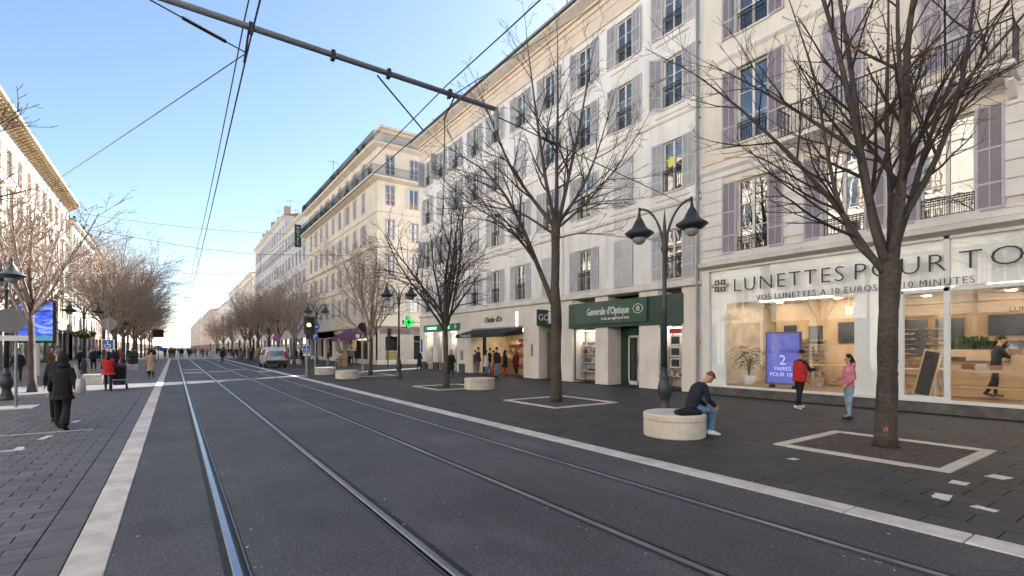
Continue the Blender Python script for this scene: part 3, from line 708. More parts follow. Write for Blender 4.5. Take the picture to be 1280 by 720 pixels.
bk = MB(); bk.quad((a, 3.4, 0), (b, 3.4, 0), (b, 3.4, 3), (a, 3.4, 3)); bk.quad((a, 1.2, 0), (a, 3.4, 0), (a, 3.4, 3), (a, 1.2, 3)); bk.quad((b, 1.2, 0), (b, 3.4, 0), (b, 3.4, 3), (b, 1.2, 3))
bk.build('bakery_walls', 'lit_wall', A)
MB().box(a + .8, 1.4, 2.9, b - .8, 2.2, 2.93).build('strip_light', emit('bakery_light', (1, .75, .45), 2.0), A)
ct = MB().box(a + .9, 1.3, 0, b - 1.2, 1.9, 1.0); ct.box(a + .9, 1.25, 1.0, b - 1.2, 1.95, 1.04); ct.build('bakery_counter', 'woodd', A)
gd = MB(); r = random.Random(8); x = a + .3
sh = MB()
for z in (.5, 1.0, 1.5, 2.0):
    sh.box(a + .2, 2.9, z, b - .2, 3.3, z + .03); x = a + .25
    while x < b - .5:
        w_ = r.uniform(.12, .35); gd.box(x, 2.95, z + .03, x + w_, 3.2, z + r.uniform(.12, .4), r.randrange(4)); x += w_ + r.uniform(.03, .2)
x = a + 1
while x < b - 1.5: w_ = r.uniform(.15, .4); gd.box(x, 1.4, 1.04, x + w_, 1.8, 1.04 + r.uniform(.08, .3), r.randrange(4)); x += w_ + .06
for k in range(7):
    z = .2 + k * .32; gd.box(b - .75, .25, z, b - .25, .8, z + .24, (k % 2) * 3)
sh.build('shelves', 'woodd', A); gd.build('goods', [mat('goods', c, .7, .2, 5) for c in ((.5, .3, .12), (.6, .45, .2), (.55, .5, .42), (.4, .08, .08))], A)
# pharmacy: lit green sign, door and windows
ps = MB().box(ax(37.9), -.1, 3.12, ax(31.75), -.0, 3.62).build('lit_sign', mat('green_sign_case', (.01, .16, .1), .35), A)
text('sign_lettering', 'PHARMACIE', .34, emit('mint_letters', (.5, 1, .8), .25), ps, (ax(37.15), -.12, 3.24), sx=.95, ext=.012)
text('sign_lettering', 'CENTRE', .34, emit('mint_letters_two', (.5, 1, .8), .25), ps, (ax(34.35), -.12, 3.24), sx=.95, ext=.012)
cr = MB().box(ax(32.32), -.125, 3.2, ax(32.2), -.105, 3.54).box(ax(32.43), -.125, 3.31, ax(32.09), -.104, 3.43); cr.build('cross', 'letterw', ps)
MB().tube([(ax(37.5), -.12, 3.2), (ax(37.45), -.12, 3.3), (ax(37.52), -.12, 3.4), (ax(37.47), -.12, 3.55)], .03, 6).build('snake_emblem', 'letterw', ps)
shopwin(36.3, 37.9, .5, 2.9, 'frame'); shopwin(32.2, 33.5, .4, 2.9, 'frame'); display(36.3, 37.9, cool, seed=11); display(32.2, 33.5, cool, seed=12, cols=((.5, .2, .2), (.2, .35, .25), (.6, .6, .6), (.5, .4, .3)))
shopwin(34.72, 35.43, .05, 2.6, 'frame'); display(34.75, 35.4, cool, seed=14)
MB().box(ax(38.6), -.05, 1.4, ax(38.35), -.0, 2.5).build('wall_panel', 'blue', A)
MB().box(ax(31.6), -.05, .9, ax(31.25), -.0, 1.6).build('poster_case', 'zinc', A)
# glowing green pharmacy cross on its bracket at the corner
pc = thing('pharmacy_cross', 'glowing green pharmacy cross sticking out at the corner of the cross street', 'pharmacy sign', (16.35, 39.1, 3.45))
q = MB(); s, t = .17, .5
poly = [(-s, -t), (s, -t), (s, -s), (t, -s), (t, s), (s, s), (s, t), (-s, t), (-s, s), (-t, s), (-t, -s), (-s, -s)]
q.prism([(x * 1.0, z * 1.0 + .5) for x, z in poly], -.09, .09); q.build('case', 'black', pc)
gcol = emit('green_led', (.01, .75, .08), .8)
for k in (.86, .55):
    for yy in (-.097, .095):
        o_ = [(x * k, z * k + .5) for x, z in poly]; i_ = [(x * (k - .13), z * (k - .13) + .5) for x, z in poly]; n = 12
        MB().add([(x, yy, z) for x, z in o_ + i_], [(i, (i + 1) % n, n + (i + 1) % n, n + i) for i in range(n)]).build('led_line', gcol, pc)
MB().box(.5, -.02, .48, 1.0, .02, .52).build('bracket', 'black', pc)

# ================================================================== building B: cream block over the glass-fronted eyewear shop (Y -7 .. 11.67)
YB = 11.66; B = thing('apartment_building', 'cream block with mauve shutters above the glass fronted eyewear shop', 'building', (FX, YB, 0), RT)
bx = lambda Y: YB - Y; LB = YB + 7
colsB = [9.65, 6.7, 4.2, 1.55, -1.2, -4]
flB = [(5.4, 2.65), (9.45, 2.8), (13.55, 2.6), (17.3, 2.2)]
WB = [win_meshes('B', 1.15, h, rail=.55 if i == 0 else .75, bars=2) for i, (z, h) in enumerate(flB)]
SB = [shut_meshes(.56, h + .05, 'shutB', 'slatB') for z, h in flB]
holes = [(bx(c) - .575, bx(c) + .575, z, z + h) for c in colsB for z, h in flB]
wb = wall_holes(MB(), 0, LB, 5.3, 20.4, [h for h in holes if h[2] > 5.35], 0, .2)
wb.quad((0, 0, 4), (0, 12, 4), (0, 12, 20.4), (0, 0, 20.4)).quad((LB, 0, 0), (LB, 12, 0), (LB, 12, 20.4), (LB, 0, 20.4)).quad((0, 12, 0), (LB, 12, 0), (LB, 12, 20.4), (0, 12, 20.4))
wb.build('wall', 'wallB', B)
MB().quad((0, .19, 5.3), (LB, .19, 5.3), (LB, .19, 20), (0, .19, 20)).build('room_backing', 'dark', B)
MB().extr_x([(-.8, 20.4), (-.8, 20.6), (6, 22.6), (12, 20.4)], 0, LB).build('roof', 'tile', B)
fb = MB()                                            # the first storey is dressed in paler stone in wide courses
ends = [0] + sum([[bx(c) - 1.14, bx(c) + 1.14] for c in colsB], []) + [LB]
for i in range(0, len(ends), 2):
    if ends[i + 1] - ends[i] > .05:
        sm_ = MB().bev(0, -.05, 0, ends[i + 1] - ends[i], .025, .44, .006).mesh('stone_course', 'wallBlow')
        for k in range(6): put(sm_, 'stone_course', B, (ends[i], 0, 5.62 + k * .46))
fb.box(0, -.03, 5.36, LB, .05, 5.42); fb.build('ledge', 'wallBlow', B)
cornice(B, 'string_course', 0.0, LB, 4.86, [(.04, 0), (.3, .1), (.3, .24), (.12, .3), (.1, .46), (0, .5)], 'trim')
cornice(B, 'string_course', 0.0, LB, 8.3, [(.03, 0), (.1, .05), (.1, .22), (.2, .34), (.2, .42), (.02, .48)], 'wallBlow')
cornice(B, 'string_course', 0.0, LB, 8.95, [(.02, 0), (.07, .03), (.07, .2), (0, .24)], 'peach')
cornice(B, 'string_course', 0.0, LB, 12.7, [(.02, 0), (.12, .1), (.12, .22), (0, .3)], 'wallBlow')
cornice(B, 'string_course', 0.0, LB, 16.6, [(.02, 0), (.1, .1), (.1, .22), (0, .3)], 'wallBlow')
cornice(B, 'eaves', -.2, LB, 19.9, [(.1, 0), (.3, .15), (.75, .3), (.8, .5)], 'trim')
for ci, c in enumerate(colsB):
    for fi, (z, h) in enumerate(flB):
        x = bx(c); put_window(B, WB[fi], x, z)
        for s in (-1, 1): put_shutter(B, SB[fi], x + s * .585, z - .02, s, math.pi - .06 if (ci, fi) in ((1, 1), (2, 1), (1, 2)) else .04, y=-.06)
# window surrounds of the upper floors
sr = MB().box(-.7, -.06, 0, .7, .02, .12).mesh('lintel', 'trim')
for c in colsB:
    for z, h in flB[1:]: put(sr, 'lintel', B, (bx(c), 0, z + h))
# long balcony on the second floor and the small one at its left
def balcony(root, x0, x1, z, d=.85, h=1.02, m='wallBlow', nm='balcony'):
    o = MB().extr_x([(0, z - .3), (-d * .55, z - .26), (-d + .06, z - .14), (-d, z - .12), (-d, z), (0, z)], x0, x1).build(nm, m, root)
    r = rail_run(x0 + .03, x1 - .03, h, step=.11, y=-d + .05)
    for x in (x0 + .03, x1 - .06):
        r.box(x, -d + .07, h - .035, x + .03, 0, h)
        for k in range(7): r.box(x + .006, -d + .1 + k * .11, .06, x + .02, -d + .115 + k * .11, h - .03)
    n = int((x1 - x0) / .22)
    for k in range(n):                                # scroll work
        cx = x0 + .14 + k * .22; pts = [(cx + .055 * math.cos(t_), -d + .065, h * .5 + .14 * math.sin(t_)) for t_ in [i * .7 for i in range(10)]]
        r.tube(pts, .006, 3, False)
    r.build('railing', 'iron', o, (0, 0, z)); return o
balcony(B, bx(8.35), bx(2.75), 8.72)
for k in range(5):
    x = bx(8.1) + k * 1.28; MB().extr_x([(0, 8.0), (-.12, 8.05), (-.5, 8.36), (-.5, 8.44), (0, 8.44)], x, x + .16).build('balcony_bracket', 'wallBlow', B)
balcony(B, bx(-.6), bx(-6), 8.72)
# ---- glass shop front
SF = B
MB().box(0.0, -.02, 0, LB, .3, .3).build('stone_plinth', mat('dark_granite', (.1, .095, .09), .6, .35, 3, fine=.25), B)
MB().box(0.25, -.05, .3, LB, .12, .38).build('white_sill', 'white', B)
MB().box(0, -.01, .3, .28, .4, 4.86).build('end_pier', 'wallBlow', B)
wp = MB()
def wpanel(Y0, Y1, z0, z1): wp.box(bx(Y1), .1, z0, bx(Y0), .18, z1)
wpanel(-7, 11.35, 3.5, 4.86); wpanel(10.74, 11.35, .36, 3.5); wpanel(5.25, 6.43, .36, 3.5); wp.build('white_panels', mat('white_lacquer', (.85, .88, .87), .35, .05, 1), B)
fr = MB()
for Y, wd in ((11.36, .06), (5.2, .1), (4.19, .12), (1.2, .1), (-1.8, .1)):
    fr.box(bx(Y) - wd / 2, -.03, .38, bx(Y) + wd / 2, .1, 4.86 if wd > .1 else 3.45)
fr.box(bx(5.2), -.03, 3.36, LB, .1, 3.46); fr.box(.28, -.03, 4.78, LB, .1, 4.86); fr.box(bx(5.15), -.03, .38, bx(4.25), .1, .46)
fr = fr.build('shopfront_frame', 'white', B)
edges = [11.33, 9.0, 6.43, 5.25]
for i in range(3): MB().quad((bx(edges[i]) + .006, .03, .38), (bx(edges[i + 1]) - .006, .03, .38), (bx(edges[i + 1]) - .006, .03, 4.78), (bx(edges[i]) + .006, .03, 4.78)).build('pane', 'glass', fr)
for Y0, Y1, z0, z1 in ((5.14, 4.26, .46, 3.36), (4.12, 1.26, .38, 3.36), (1.14, -1.74, .38, 3.36), (-1.86, -7, .38, 3.36), (5.2, 4.26, 3.46, 4.78), (4.12, 1.0, 3.46, 4.78), (1.0, -7, 3.46, 4.78)):
    MB().quad((bx(Y0), .03, z0), (bx(Y1), .03, z0), (bx(Y1), .03, z1), (bx(Y0), .03, z1)).build('pane', 'glass', fr)
# lettering standing off the glass
def caps(s, Y, z, Yend, h, off=-.013):
    o = text('sign_lettering', s, h / .7, 'letter', B, (bx(Y), -.05, z), ext=.018, off=off, sp=1.18)
    wdt = o.dimensions.x if o.dimensions.x > 0 else 1
    xs_ = [v.co.x for v in o.data.vertices]; o.scale = ((Y - Yend) / (max(xs_) - min(xs_)), 1, 1); o.location.x = bx(Y) - min(xs_) * o.scale.x
caps('LUNETTES', 10.30, 3.91, 6.66, .5); caps('POUR', 6.36, 3.91, 4.2, .5); caps('TOUS', 3.93, 3.91, 1.55, .5)
caps('VOS LUNETTES \u00c0 10 EUROS EN 10 MINUTES', 9.45, 3.52, 3.62, .2, -.005)
lg = MB()                                            # the four-loop emblem before the lettering
for sx in (-1, 1):
    for sz in (-1, 1):
        cx, cz = bx(10.88) + sx * .13, 4.19 + sz * .13
        P = [(cx - .085, cz - .09), (cx + .085, cz - .09), (cx + .085, cz + .09), (cx - .085, cz + .09)]; I = [(cx + (x - cx) * .55, cz + (z - cz) * .55) for x, z in P]
        for k in range(4):
            k2 = (k + 1) % 4; v = [P[k], P[k2], I[k2], I[k]]; lg.add([(x, -.06, z) for x, z in v] + [(x, -.03, z) for x, z in v], [(0, 1, 2, 3), (7, 6, 5, 4), (0, 4, 5, 1), (1, 5, 6, 2), (2, 6, 7, 3), (3, 7, 4, 0)])
for s in (-1, 1):
    for dz in (-.035, .035): lg.box(bx(10.88) + s * .22, -.06, 4.19 + dz - .012, bx(10.88) + s * .36, -.03, 4.19 + dz + .012)
lg.build('emblem', 'letter', B)
# interior
X0, X1 = .3, LB; DY = 6.2
def face(name, a_, b_, c_, d_, m): MB().quad(a_, b_, c_, d_).build(name, m, B)
face('shop_floor', (X0, .1, .36), (X1, .1, .36), (X1, DY, .36), (X0, DY, .36), mat('oak_floor', (.3, .2, .115), .35, .15, 2, fine=.05))
face('shop_ceiling', (X0, .3, 3.72), (X1, .3, 3.72), (X1, DY, 3.72), (X0, DY, 3.72), 'white')
face('side_wall', (X0, .3, .36), (X0, DY, .36), (X0, DY, 3.72), (X0, .3, 3.72), 'lit_wall')
face('side_wall', (X1, .1, .36), (X1, DY, .36), (X1, DY, 3.72), (X1, .1, 3.72), 'lit_wall')
bw = MB().quad((X0, DY, .36), (X1, DY, .36), (X1, DY, 3.72), (X0, DY, 3.72))
for k in range(40): bw.box(X0, DY - .03, .5 + k * .08, X1, DY - .002, .56 + k * .08)
bw.build('slatted_wall', 'wood', B)
wl = emit('shop_downlight', (1, .82, .58), 10); cl = emit('shop_panel_light', (1, .87, .68), 3.0)
for yy in (1.6, 3.6, 5.4):
    for k in range(8):
        x = 1.2 + k * 2.2
        MB().lathe([(.13, 3.70), (.13, 3.715)], 12, (x, yy)).build('ceiling_spot', wl, B)
for k in range(5): MB().box(1.0 + k * 3.4, 2.4, 3.695, 3.6 + k * 3.4, 2.75, 3.71).build('ceiling_panel', cl, B)
# dividing wall with frames and screens; display shelving along it
MB().box(bx(10.9), 4.2, .36, bx(7.4), 4.3, 3.72).build('partition', 'wood', B)
for Yc, wd, z0, z1 in ((10.3, .5, 2.0, 2.75), (9.3, .5, 1.95, 2.7), (8.2, .55, 2.0, 2.8)):
    MB().box(bx(Yc) - wd / 2, 4.13, z0, bx(Yc) + wd / 2, 4.19, z1).build('picture', 'mirror', B)
for Yc, wd, z0, z1 in ((5.6, .8, 2.1, 2.9), (6.7, .9, 1.5, 2.9)): MB().box(bx(Yc) - wd / 2, DY - .1, z0, bx(Yc) + wd / 2, DY - .035, z1).build('picture', 'mirror', B)
sv = MB(); gl_ = MB(); r = random.Random(5)
for k in range(9):
    z = .75 + k * .17
    sv.box(bx(10.9), 4.0, z, bx(8.9), 4.19, z + .012)
    for j in range(10):
        if r.random() < .85: x = bx(10.85) + j * .2; gl_.box(x, 4.03, z + .015, x + .12, 4.07, z + .055)
sv.build('display_shelves', 'white', B); gl_.build('spectacles', 'black', B)
ctb = MB().box(bx(10.9), 3.8, .36, bx(8.9), 4.19, .7); ctb.build('low_cabinet', 'woodd', B)
# more stock: spectacle walls at the back, a hanging cluster of lamps, stools at the table
for a_, b_ in ((8.9, 6.5), (6.3, 5.7)):
    sv = MB(); gl_ = MB()
    for k in range(10):
        z = .8 + k * .19; sv.box(bx(a_), DY - .22, z, bx(b_), DY - .04, z + .014)
        x = bx(a_) + .06
        while x < bx(b_) - .15:
            if r.random() < .9: gl_.box(x, DY - .2, z + .016, x + .13, DY - .14, z + .016 + r.uniform(.03, .06), r.randrange(3))
            x += r.uniform(.16, .22)
    sv.build('display_shelves', 'white', B); gl_.build('spectacles', ['black', 'woodd', 'mirror'], B)
for k in range(16):
    x, y_ = bx(7.7) + (k % 8) * .16, 2.9 + (k // 8) * .3
    tt_ = MB().tube([(x, y_, 3.7), (x, y_, 3.3)], .006, 4).build('pendant_cord', 'black', B); MB().tube([(x, y_, 3.3), (x, y_, 3.05)], .02, 8).build('pendant_bulb', cl, tt_)
# tv screen with lettering above it on the back wall
MB().box(bx(4.55), DY - .14, 2.25, bx(3.35), DY - .03, 2.95).build('tv_screen', 'mirror', B)
text('wall_lettering', 'LUNETTES', .22, 'letter', B, (bx(4.05), DY - .06, 3.05), sx=1.1, ext=.012)
# mirror strip and plants low on the back wall
MB().box(bx(5.6), DY - .12, 1.35, bx(1.5), DY - .035, 2.05).build('wall_mirror', mat('mirror', (.6, .6, .6), .04, .02, 1, metal=1), B)

def table(root_loc, lab, L_, D_, H_, m='wood', legm='white', grp='display tables in the eyewear shop'):
    t = thing('display_table', lab, 'table', root_loc, RT, grp)
    MB().box(-L_ / 2, -D_ / 2, H_ - .07, L_ / 2, D_ / 2, H_).build('tabletop', m, t)
    for sx in (-1, 1):
        for sy in (-1, 1): MB().box(sx * (L_ / 2 - .1) - .03, sy * (D_ / 2 - .1) - .03, 0, sx * (L_ / 2 - .1) + .03, sy * (D_ / 2 - .1) + .03, H_ - .07).build('leg', legm, t)
    MB().box(-L_ / 2 + .1, -D_ / 2 + .1, .3, L_ / 2 - .1, D_ / 2 - .1, .33).build('lower_shelf', m, t)
    return t
table((19.2, 3.3, .36), 'long pale oak display table in front of the shop employee', 3.3, .75, .82)
table((20.6, 7.9, .36), 'pale oak display table behind the man in the red vest', 2.2, .8, .8)
table((19.0, 5.55, .36), 'small dark legged table beyond the glass door', .9, .6, .8, 'wood', 'mirror')
r = random.Random(21)
def smallthing(nm, lab, cat, mb_, m, loc, grp=None): return tag(mb_.build(nm, m, None, loc), lab, cat, grp)
for k, (Y, c_) in enumerate(((4.45, (.5, .5, .55)), (4.15, (.2, .1, .06)), (3.85, (.5, .5, .5)), (3.55, (.3, .2, .1)), (3.3, (.5, .42, .3)), (2.75, (.3, .22, .14)), (2.4, (.5, .5, .5)))):
    h = r.uniform(.07, .2); q = MB().bev(-.1, -.12, 0, .1, .12, h * .8, .01); q.box(-.09, -.11, h * .8, .09, .11, h)
    smallthing('spectacle_case', f'small {["grey", "brown", "white", "tan", "beige", "brown wooden", "pale"][k]} case, {["first", "second", "third", "fourth", "fifth", "sixth", "seventh"][k]} from the left on the long shop table', 'case', q, mat('case', c_, .5, .1, 3), (19.1, Y, 1.18), 'cases on the long display table')
bxm = MB().box(-.16, -.28, 0, .16, .28, .42); bxm.box(-.165, -.2, .18, -.16, .2, .22).box(-.165, -.2, .28, -.16, .2, .32)
smallthing('counter_box', 'wooden box with dark slots on the table before the employee', 'box', bxm, 'wood', (19.1, 2.95, 1.18))
# poster stand in the window
po = thing('poster_stand', 'tall blue lit poster stand behind the glass left of the man in the red vest', 'poster', (18.05, 8.9, .36), RT)
MB().box(-.62, -.04, .12, .62, .04, 2.02).build('frame', mat('lilac_frame', (.12, .12, .32), .4), po)
bpm = emit('blue_poster', (.09, .1, .36), .27); bpm.node_tree.nodes['Principled BSDF'].inputs['Base Color'].default_value = (.02, .025, .09, 1)
MB().quad((-.56, -.045, .18), (.56, -.045, .18), (.56, -.045, 1.96), (-.56, -.045, 1.96)).build('print', bpm, po)
for s in (-1, 1): MB().box(s * .4 - .04, -.15, 0, s * .4 + .04, .15, .12).build('foot', 'black', po)
pl = emit('poster_letters', (.4, .45, .9), .2)
text('print_lettering', 'TU M\u00c9RITES', .2, mat('poster_dark', (.1, .06, .25), .6), po, (0, -.055, 1.25), ext=.002, align='CENTER')
text('print_lettering', '2', .5, pl, po, (0, -.055, .84), ext=.002, align='CENTER'); text('print_lettering', 'PAIRES', .2, pl, po, (0, -.055, .63), ext=.002, align='CENTER'); text('print_lettering', 'POUR 10\u20ac', .2, pl, po, (0, -.055, .42), ext=.002, align='CENTER')
# black mirror panel leaning by the door
lp = thing('leaning_board', 'black board in a pale frame leaning inside the glass door', 'board', (18.0, 4.95, .36), RT)
f = MB().box(-.22, 0, 0, .22, .05, 1.45).build('frame', 'wood', lp); f.rotation_euler = (R_(-12), R_(9), 0)
f2 = MB().box(-.17, -.012, .08, .17, -.002, 1.38).build('board', 'black', lp); f2.rotation_euler = (R_(-12), R_(9), 0)
# potted palm
def palm(loc, lab, h=1.3, sc=1, n=46, seed=2):
    t = thing('potted_palm', lab, 'potted plant', loc); r = random.Random(seed)
    MB().lathe([(.13 * sc, 0), (.17 * sc, .1 * sc), (.2 * sc, .34 * sc), (.17 * sc, .345 * sc), (.16 * sc, .3 * sc)], 16).build('pot', 'white', t, smooth=True)
    st = MB(); lf = MB()
    for k in range(5): a_ = k * 1.25; st.tube([(0, 0, .28 * sc), (.06 * math.cos(a_), .06 * math.sin(a_), .28 * sc + h * .4), (.12 * math.cos(a_), .12 * math.sin(a_), h * .75)], [.018, .014, .01], 5)
    for k in range(n):
        a_ = r.uniform(0, 6.28); L_ = r.uniform(.3, .55) * sc; z0 = r.uniform(.5, 1) * h; p = Vector((.08 * math.cos(a_), .08 * math.sin(a_), z0)); pts = []
        for i in range(5): t_ = i / 4; pts.append(p + Vector((math.cos(a_) * L_ * t_, math.sin(a_) * L_ * t_, L_ * (.7 * t_ - .9 * t_ * t_))))
        sd_ = Vector((-math.sin(a_), math.cos(a_), 0))
        for i in range(1, 5):
            for s in (-1, 1):
                b_ = pts[i]; tip = b_ + sd_ * s * .13 * sc + (pts[i] - pts[i - 1]) * .9 - Vector((0, 0, .03)); wv = (pts[i] - pts[i - 1]).normalized() * .018
                lf.add([b_ - wv, b_ + wv, tip], [(0, 1, 2)])
        st.tube(pts, .004, 3, False)
    st.build('stems', 'leaf', t); lf.build('fronds', 'leaf', t); return t
palm((18.0, 10.15, .36), 'palm in a white pot behind the shop window, left of the blue poster', 1.45, 1.15, 60)
tr_ = thing('planter_trough', 'pale wooden trough of green plants on the back counter of the shop', 'planter', (22.4, 4.9, 1.5), RT)
MB().box(-.5, -.15, 0, .6, .15, .25).build('trough', 'wood', tr_)
lf = MB(); r = random.Random(33)
for k in range(160):
    p = Vector((r.uniform(-.45, .55), r.uniform(-.12, .12), .22)); a_ = r.uniform(0, 6.28); q = p + Vector((math.cos(a_) * .2, math.sin(a_) * .15, r.uniform(.1, .45))); wv = Vector((-math.sin(a_), math.cos(a_), 0)) * .03
    lf.add([p - wv * .4, p + wv * .4, q + wv, q + Vector((0, 0, .08)), q - wv], [(0, 1, 2, 3, 4)])
lf.build('foliage', 'leaf', tr_)

# ================================================================== building C: yellow-cream corner block (Y 49.5 .. 82.6)
YC = 82.6; C = thing('apartment_building', 'yellow cream corner block with roof terraces, beyond the cross street', 'building', (FX, YC, 0), RT)
cx_ = lambda Y: YC - Y; LC = YC - 49.5; DC = 16
colsC = [54.0 + 3.15 * k for k in range(9)]; rowC = [(5.6, 2.2), (9.4, 2.15), (13.1, 2.2), (16.7, 2.1), (19.9, 2.1)]
WC = win_meshes('C', 1.0, 2.15, bars=1, simple=True); SCm = shut_meshes(.5, 2.15, 'slatC', 'slatC', louvre=False)
holes = [(cx_(c) - .5, cx_(c) + .5, z, z + 2.15) for c in colsC for z, h in rowC]
colsS = [1.35, 4.05, 7.2, 10.4]
wc = wall_holes(MB(), 0, LC, 3.1, 22.9, holes, 0, .2); wc.build('wall', 'wallC', C)
ws = wall_holes(MB(), 0, DC, 3.1, 22.9, [(c - .5, c + .5, z, z + 2.15) for c in colsS for z, h in rowC], 0, .2)
sC = ws.build('wall', 'wallC', C, (LC, 0, 0), math.pi / 2)
FS = (LC, 0, math.pi / 2)
MB().quad((0, 0, 0), (0, DC, 0), (0, DC, 22.9), (0, 0, 22.9)).quad((0, DC, 0), (LC, DC, 0), (LC, DC, 22.9), (0, DC, 22.9)).build('rear_walls', 'wallC', C)
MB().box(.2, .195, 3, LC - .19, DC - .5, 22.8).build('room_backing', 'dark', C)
rC = random.Random(11)
for c in colsC:
    for z, h in rowC:
        put_window(C, WC, cx_(c), z); st_ = rC.random()
        for s in (-1, 1): put_shutter(C, SCm, cx_(c) + s * (.5), z, s, math.pi - .03 if st_ < .7 else .05, y=-.05, panels=False)
for c in colsS:
    for z, h in rowC:
        put_window(C, WC, c, z, fr=FS); st_ = rC.random()
        opn = (c > 3 and z == 16.7) or st_ < .15
        for s in (-1, 1): put_shutter(C, SCm, c + s * .5, z, s, .05 if opn else math.pi - .03, y=-.05, panels=False, fr=FS)
def corn2(z, pr, m='trimC', nm='string_course'):
    cornice(C, nm, -.02, LC - pr[1][0] * 0, z, pr, m); o = cornice(C, nm, -pr[1][0], DC, z, [(a + .004, b) for a, b in pr], m); o.location = (LC, 0, 0); o.rotation_euler = (0, 0, math.pi / 2)
corn2(3.9, [(.03, 0), (.3, .1), (.3, .25), (0, .35)]); corn2(8.6, [(.02, 0), (.12, .06), (.12, .2), (0, .28)]); corn2(12.2, [(.02, 0), (.25, .12), (.25, .26), (0, .34)])
corn2(15.9, [(.02, 0), (.1, .05), (.1, .15), (0, .2)]); corn2(19.15, [(.1, 0), (.9, .14), (.95, .3), (0, .32)]); corn2(22.6, [(.1, 0), (.7, .14), (.75, .34), (0, .36)])
corn2(.0, [(.06, 0), (.06, .3), (.03, .5), (0, .5)])
su = MB().box(-.62, -.035, 0, .62, .01, .2).mesh('lintel', 'trimC')
for z, h in rowC[:4]:
    for c in colsC: put(su, 'lintel', C, (cx_(c), 0, z + 2.15))
    for c in colsS: put(su, 'lintel', C, (LC, c, z + 2.15), math.pi / 2)
for k in range(1, 3): MB().box(-.12, -.05, 4.3, .12, .01, 19.1).build('pilaster', 'trimC', C, (cx_(colsC[3 * k] - 1.57), 0, 0))
def rl(x0, x1, z, y, fr=None, h=1.0):
    o = rail_run(x0, x1, h, step=.1, y=y).build('railing', 'iron', C, (0, 0, z))
    if fr: o.location = (fr[0], fr[1], z); o.rotation_euler = (0, 0, fr[2])
rl(0, LC + .9, 19.45, -.9); rl(-.9, DC, 19.45, -.88, FS); rl(0, LC + .68, 22.95, -.68); rl(-.68, DC, 22.95, -.67, FS)
at_ = MB().box(0, .9, 22.95, LC - .9, DC - 1, 25.0).box(-.2, .5, 25.0, LC - .5, DC - .8, 25.25); at_.build('attic_storey', 'wallC', C)
aw_ = MB()
for k in range(9): aw_.box(1.5 + k * 3.2, .86, 23.1, 3.0 + k * 3.2, .91, 24.8)
aw_.build('attic_windows', 'dark', C)
ps_ = MB(); r = random.Random(3)
for k in range(26):
    x = r.uniform(1, LC - .5); z = r.choice([19.47, 22.97]); y = r.uniform(-.6, -.3); s = r.uniform(.25, .5)
    for j in range(14):
        p = Vector((x + r.uniform(-s, s), y + r.uniform(-.2, .2), z + .3 + r.uniform(0, s * 1.6))); d = Vector((r.uniform(-1, 1), r.uniform(-1, 1), r.uniform(-1, 1))).normalized() * .16; e = d.cross(Vector((r.uniform(-1, 1), .3, r.uniform(-1, 1)))).normalized() * .13
        ps_.add([p - d, p - e, p + d, p + e], [(0, 1, 2, 3)])
    ps_.box(x - .2, y - .15, z, x + .2, y + .15, z + .35)
ps_.build('terrace_plants', 'leaf', C)
MB().box(9, 4, 25.5, 10.4, 4.8, 26.8).box(20, 5, 25.5, 21.5, 5.8, 26.9).build('chimney', 'wallC', C)
# hanging hotel sign on the far end of this front
hs = thing('hanging_sign', 'dark upright sign sticking out from the far end of the cream corner block', 'sign', (16.9, 84.5, 18.0))
MB().box(-1.0, -.12, 0, 0, .12, 3.6).build('board', 'green', hs); MB().box(0, -.03, .5, .4, .03, .56).box(0, -.03, 3.0, .4, .03, 3.06).build('bracket', 'iron', hs)
for k, ch in enumerate('HOTEL'): text('sign_lettering', ch, .6, 'letterw', hs, (-.5, -.13, 2.9 - k * .62), align='CENTER')
# ground floor of C
gc = MB()
def pc_(a_, b_, z0=0, z1=3.9, y=0., d=.5): gc.box(cx_(b_), y, z0, cx_(a_), y + d, z1)
for a_, b_ in ((49.5, 52.6), (58.2, 60.4), (62.4, 63.6), (65.6, 67.2), (70.5, 71.8), (75, 76.4), (80, 82.6)): pc_(a_, b_)
pc_(52.6, 80, 3.0, 3.9, .0, .5); gc.build('shopfront_piers', 'wallC', C)
gs = MB()
for a_, b_, z0, z1 in ((0, .8, 0, 3.9), (2.3, 4.0, 0, 3.1), (6.2, 16, 0, 3.1), (0.8, 16, 3.1, 3.9), (.8, 2.3, 2.95, 3.1), (.8, 2.3, 0, .3)): gs.box(a_, 0 if z1 < 3.5 else -.012, z0, b_, .5, z1)
o = gs.build('shopfront_piers', mat('shop_cladding', (.55, .5, .44), .6, .08, 1.5), C, (LC, 0, 0), math.pi / 2)
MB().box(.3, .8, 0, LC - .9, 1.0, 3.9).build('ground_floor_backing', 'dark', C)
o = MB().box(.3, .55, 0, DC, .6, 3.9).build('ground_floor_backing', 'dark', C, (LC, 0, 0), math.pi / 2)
def onS(nm, mb_, m): return mb_.build(nm, m, C, (LC, 0, 0), math.pi / 2)
onS('fascia', MB().box(.2, -.05, 3.2, 5.6, -.014, 3.85), mat('taupe_fascia', (.28, .22, .22), .6))
t_ = text('sign_lettering', 'PHARMACIE', .52, 'lettert', C, (LC + .07, .5, 3.34), rot=(math.pi / 2, 0, math.pi / 2), sx=1.1)
o = onS('shop_window', MB().box(.8, .1, .3, .88, .18, 2.95).box(2.22, .1, .3, 2.3, .18, 2.95).box(.88, .1, 1.4, 2.22, .18, 1.46), 'frame')
onS('pane', MB().quad((.8, .14, .3), (2.3, .14, .3), (2.3, .14, 2.95), (.8, .14, 2.95)), 'glass')
onS('yellow_counter', MB().box(.95, .2, .4, 2.2, .5, 1.4), mat('yellow_board', (.5, .4, .15), .6))
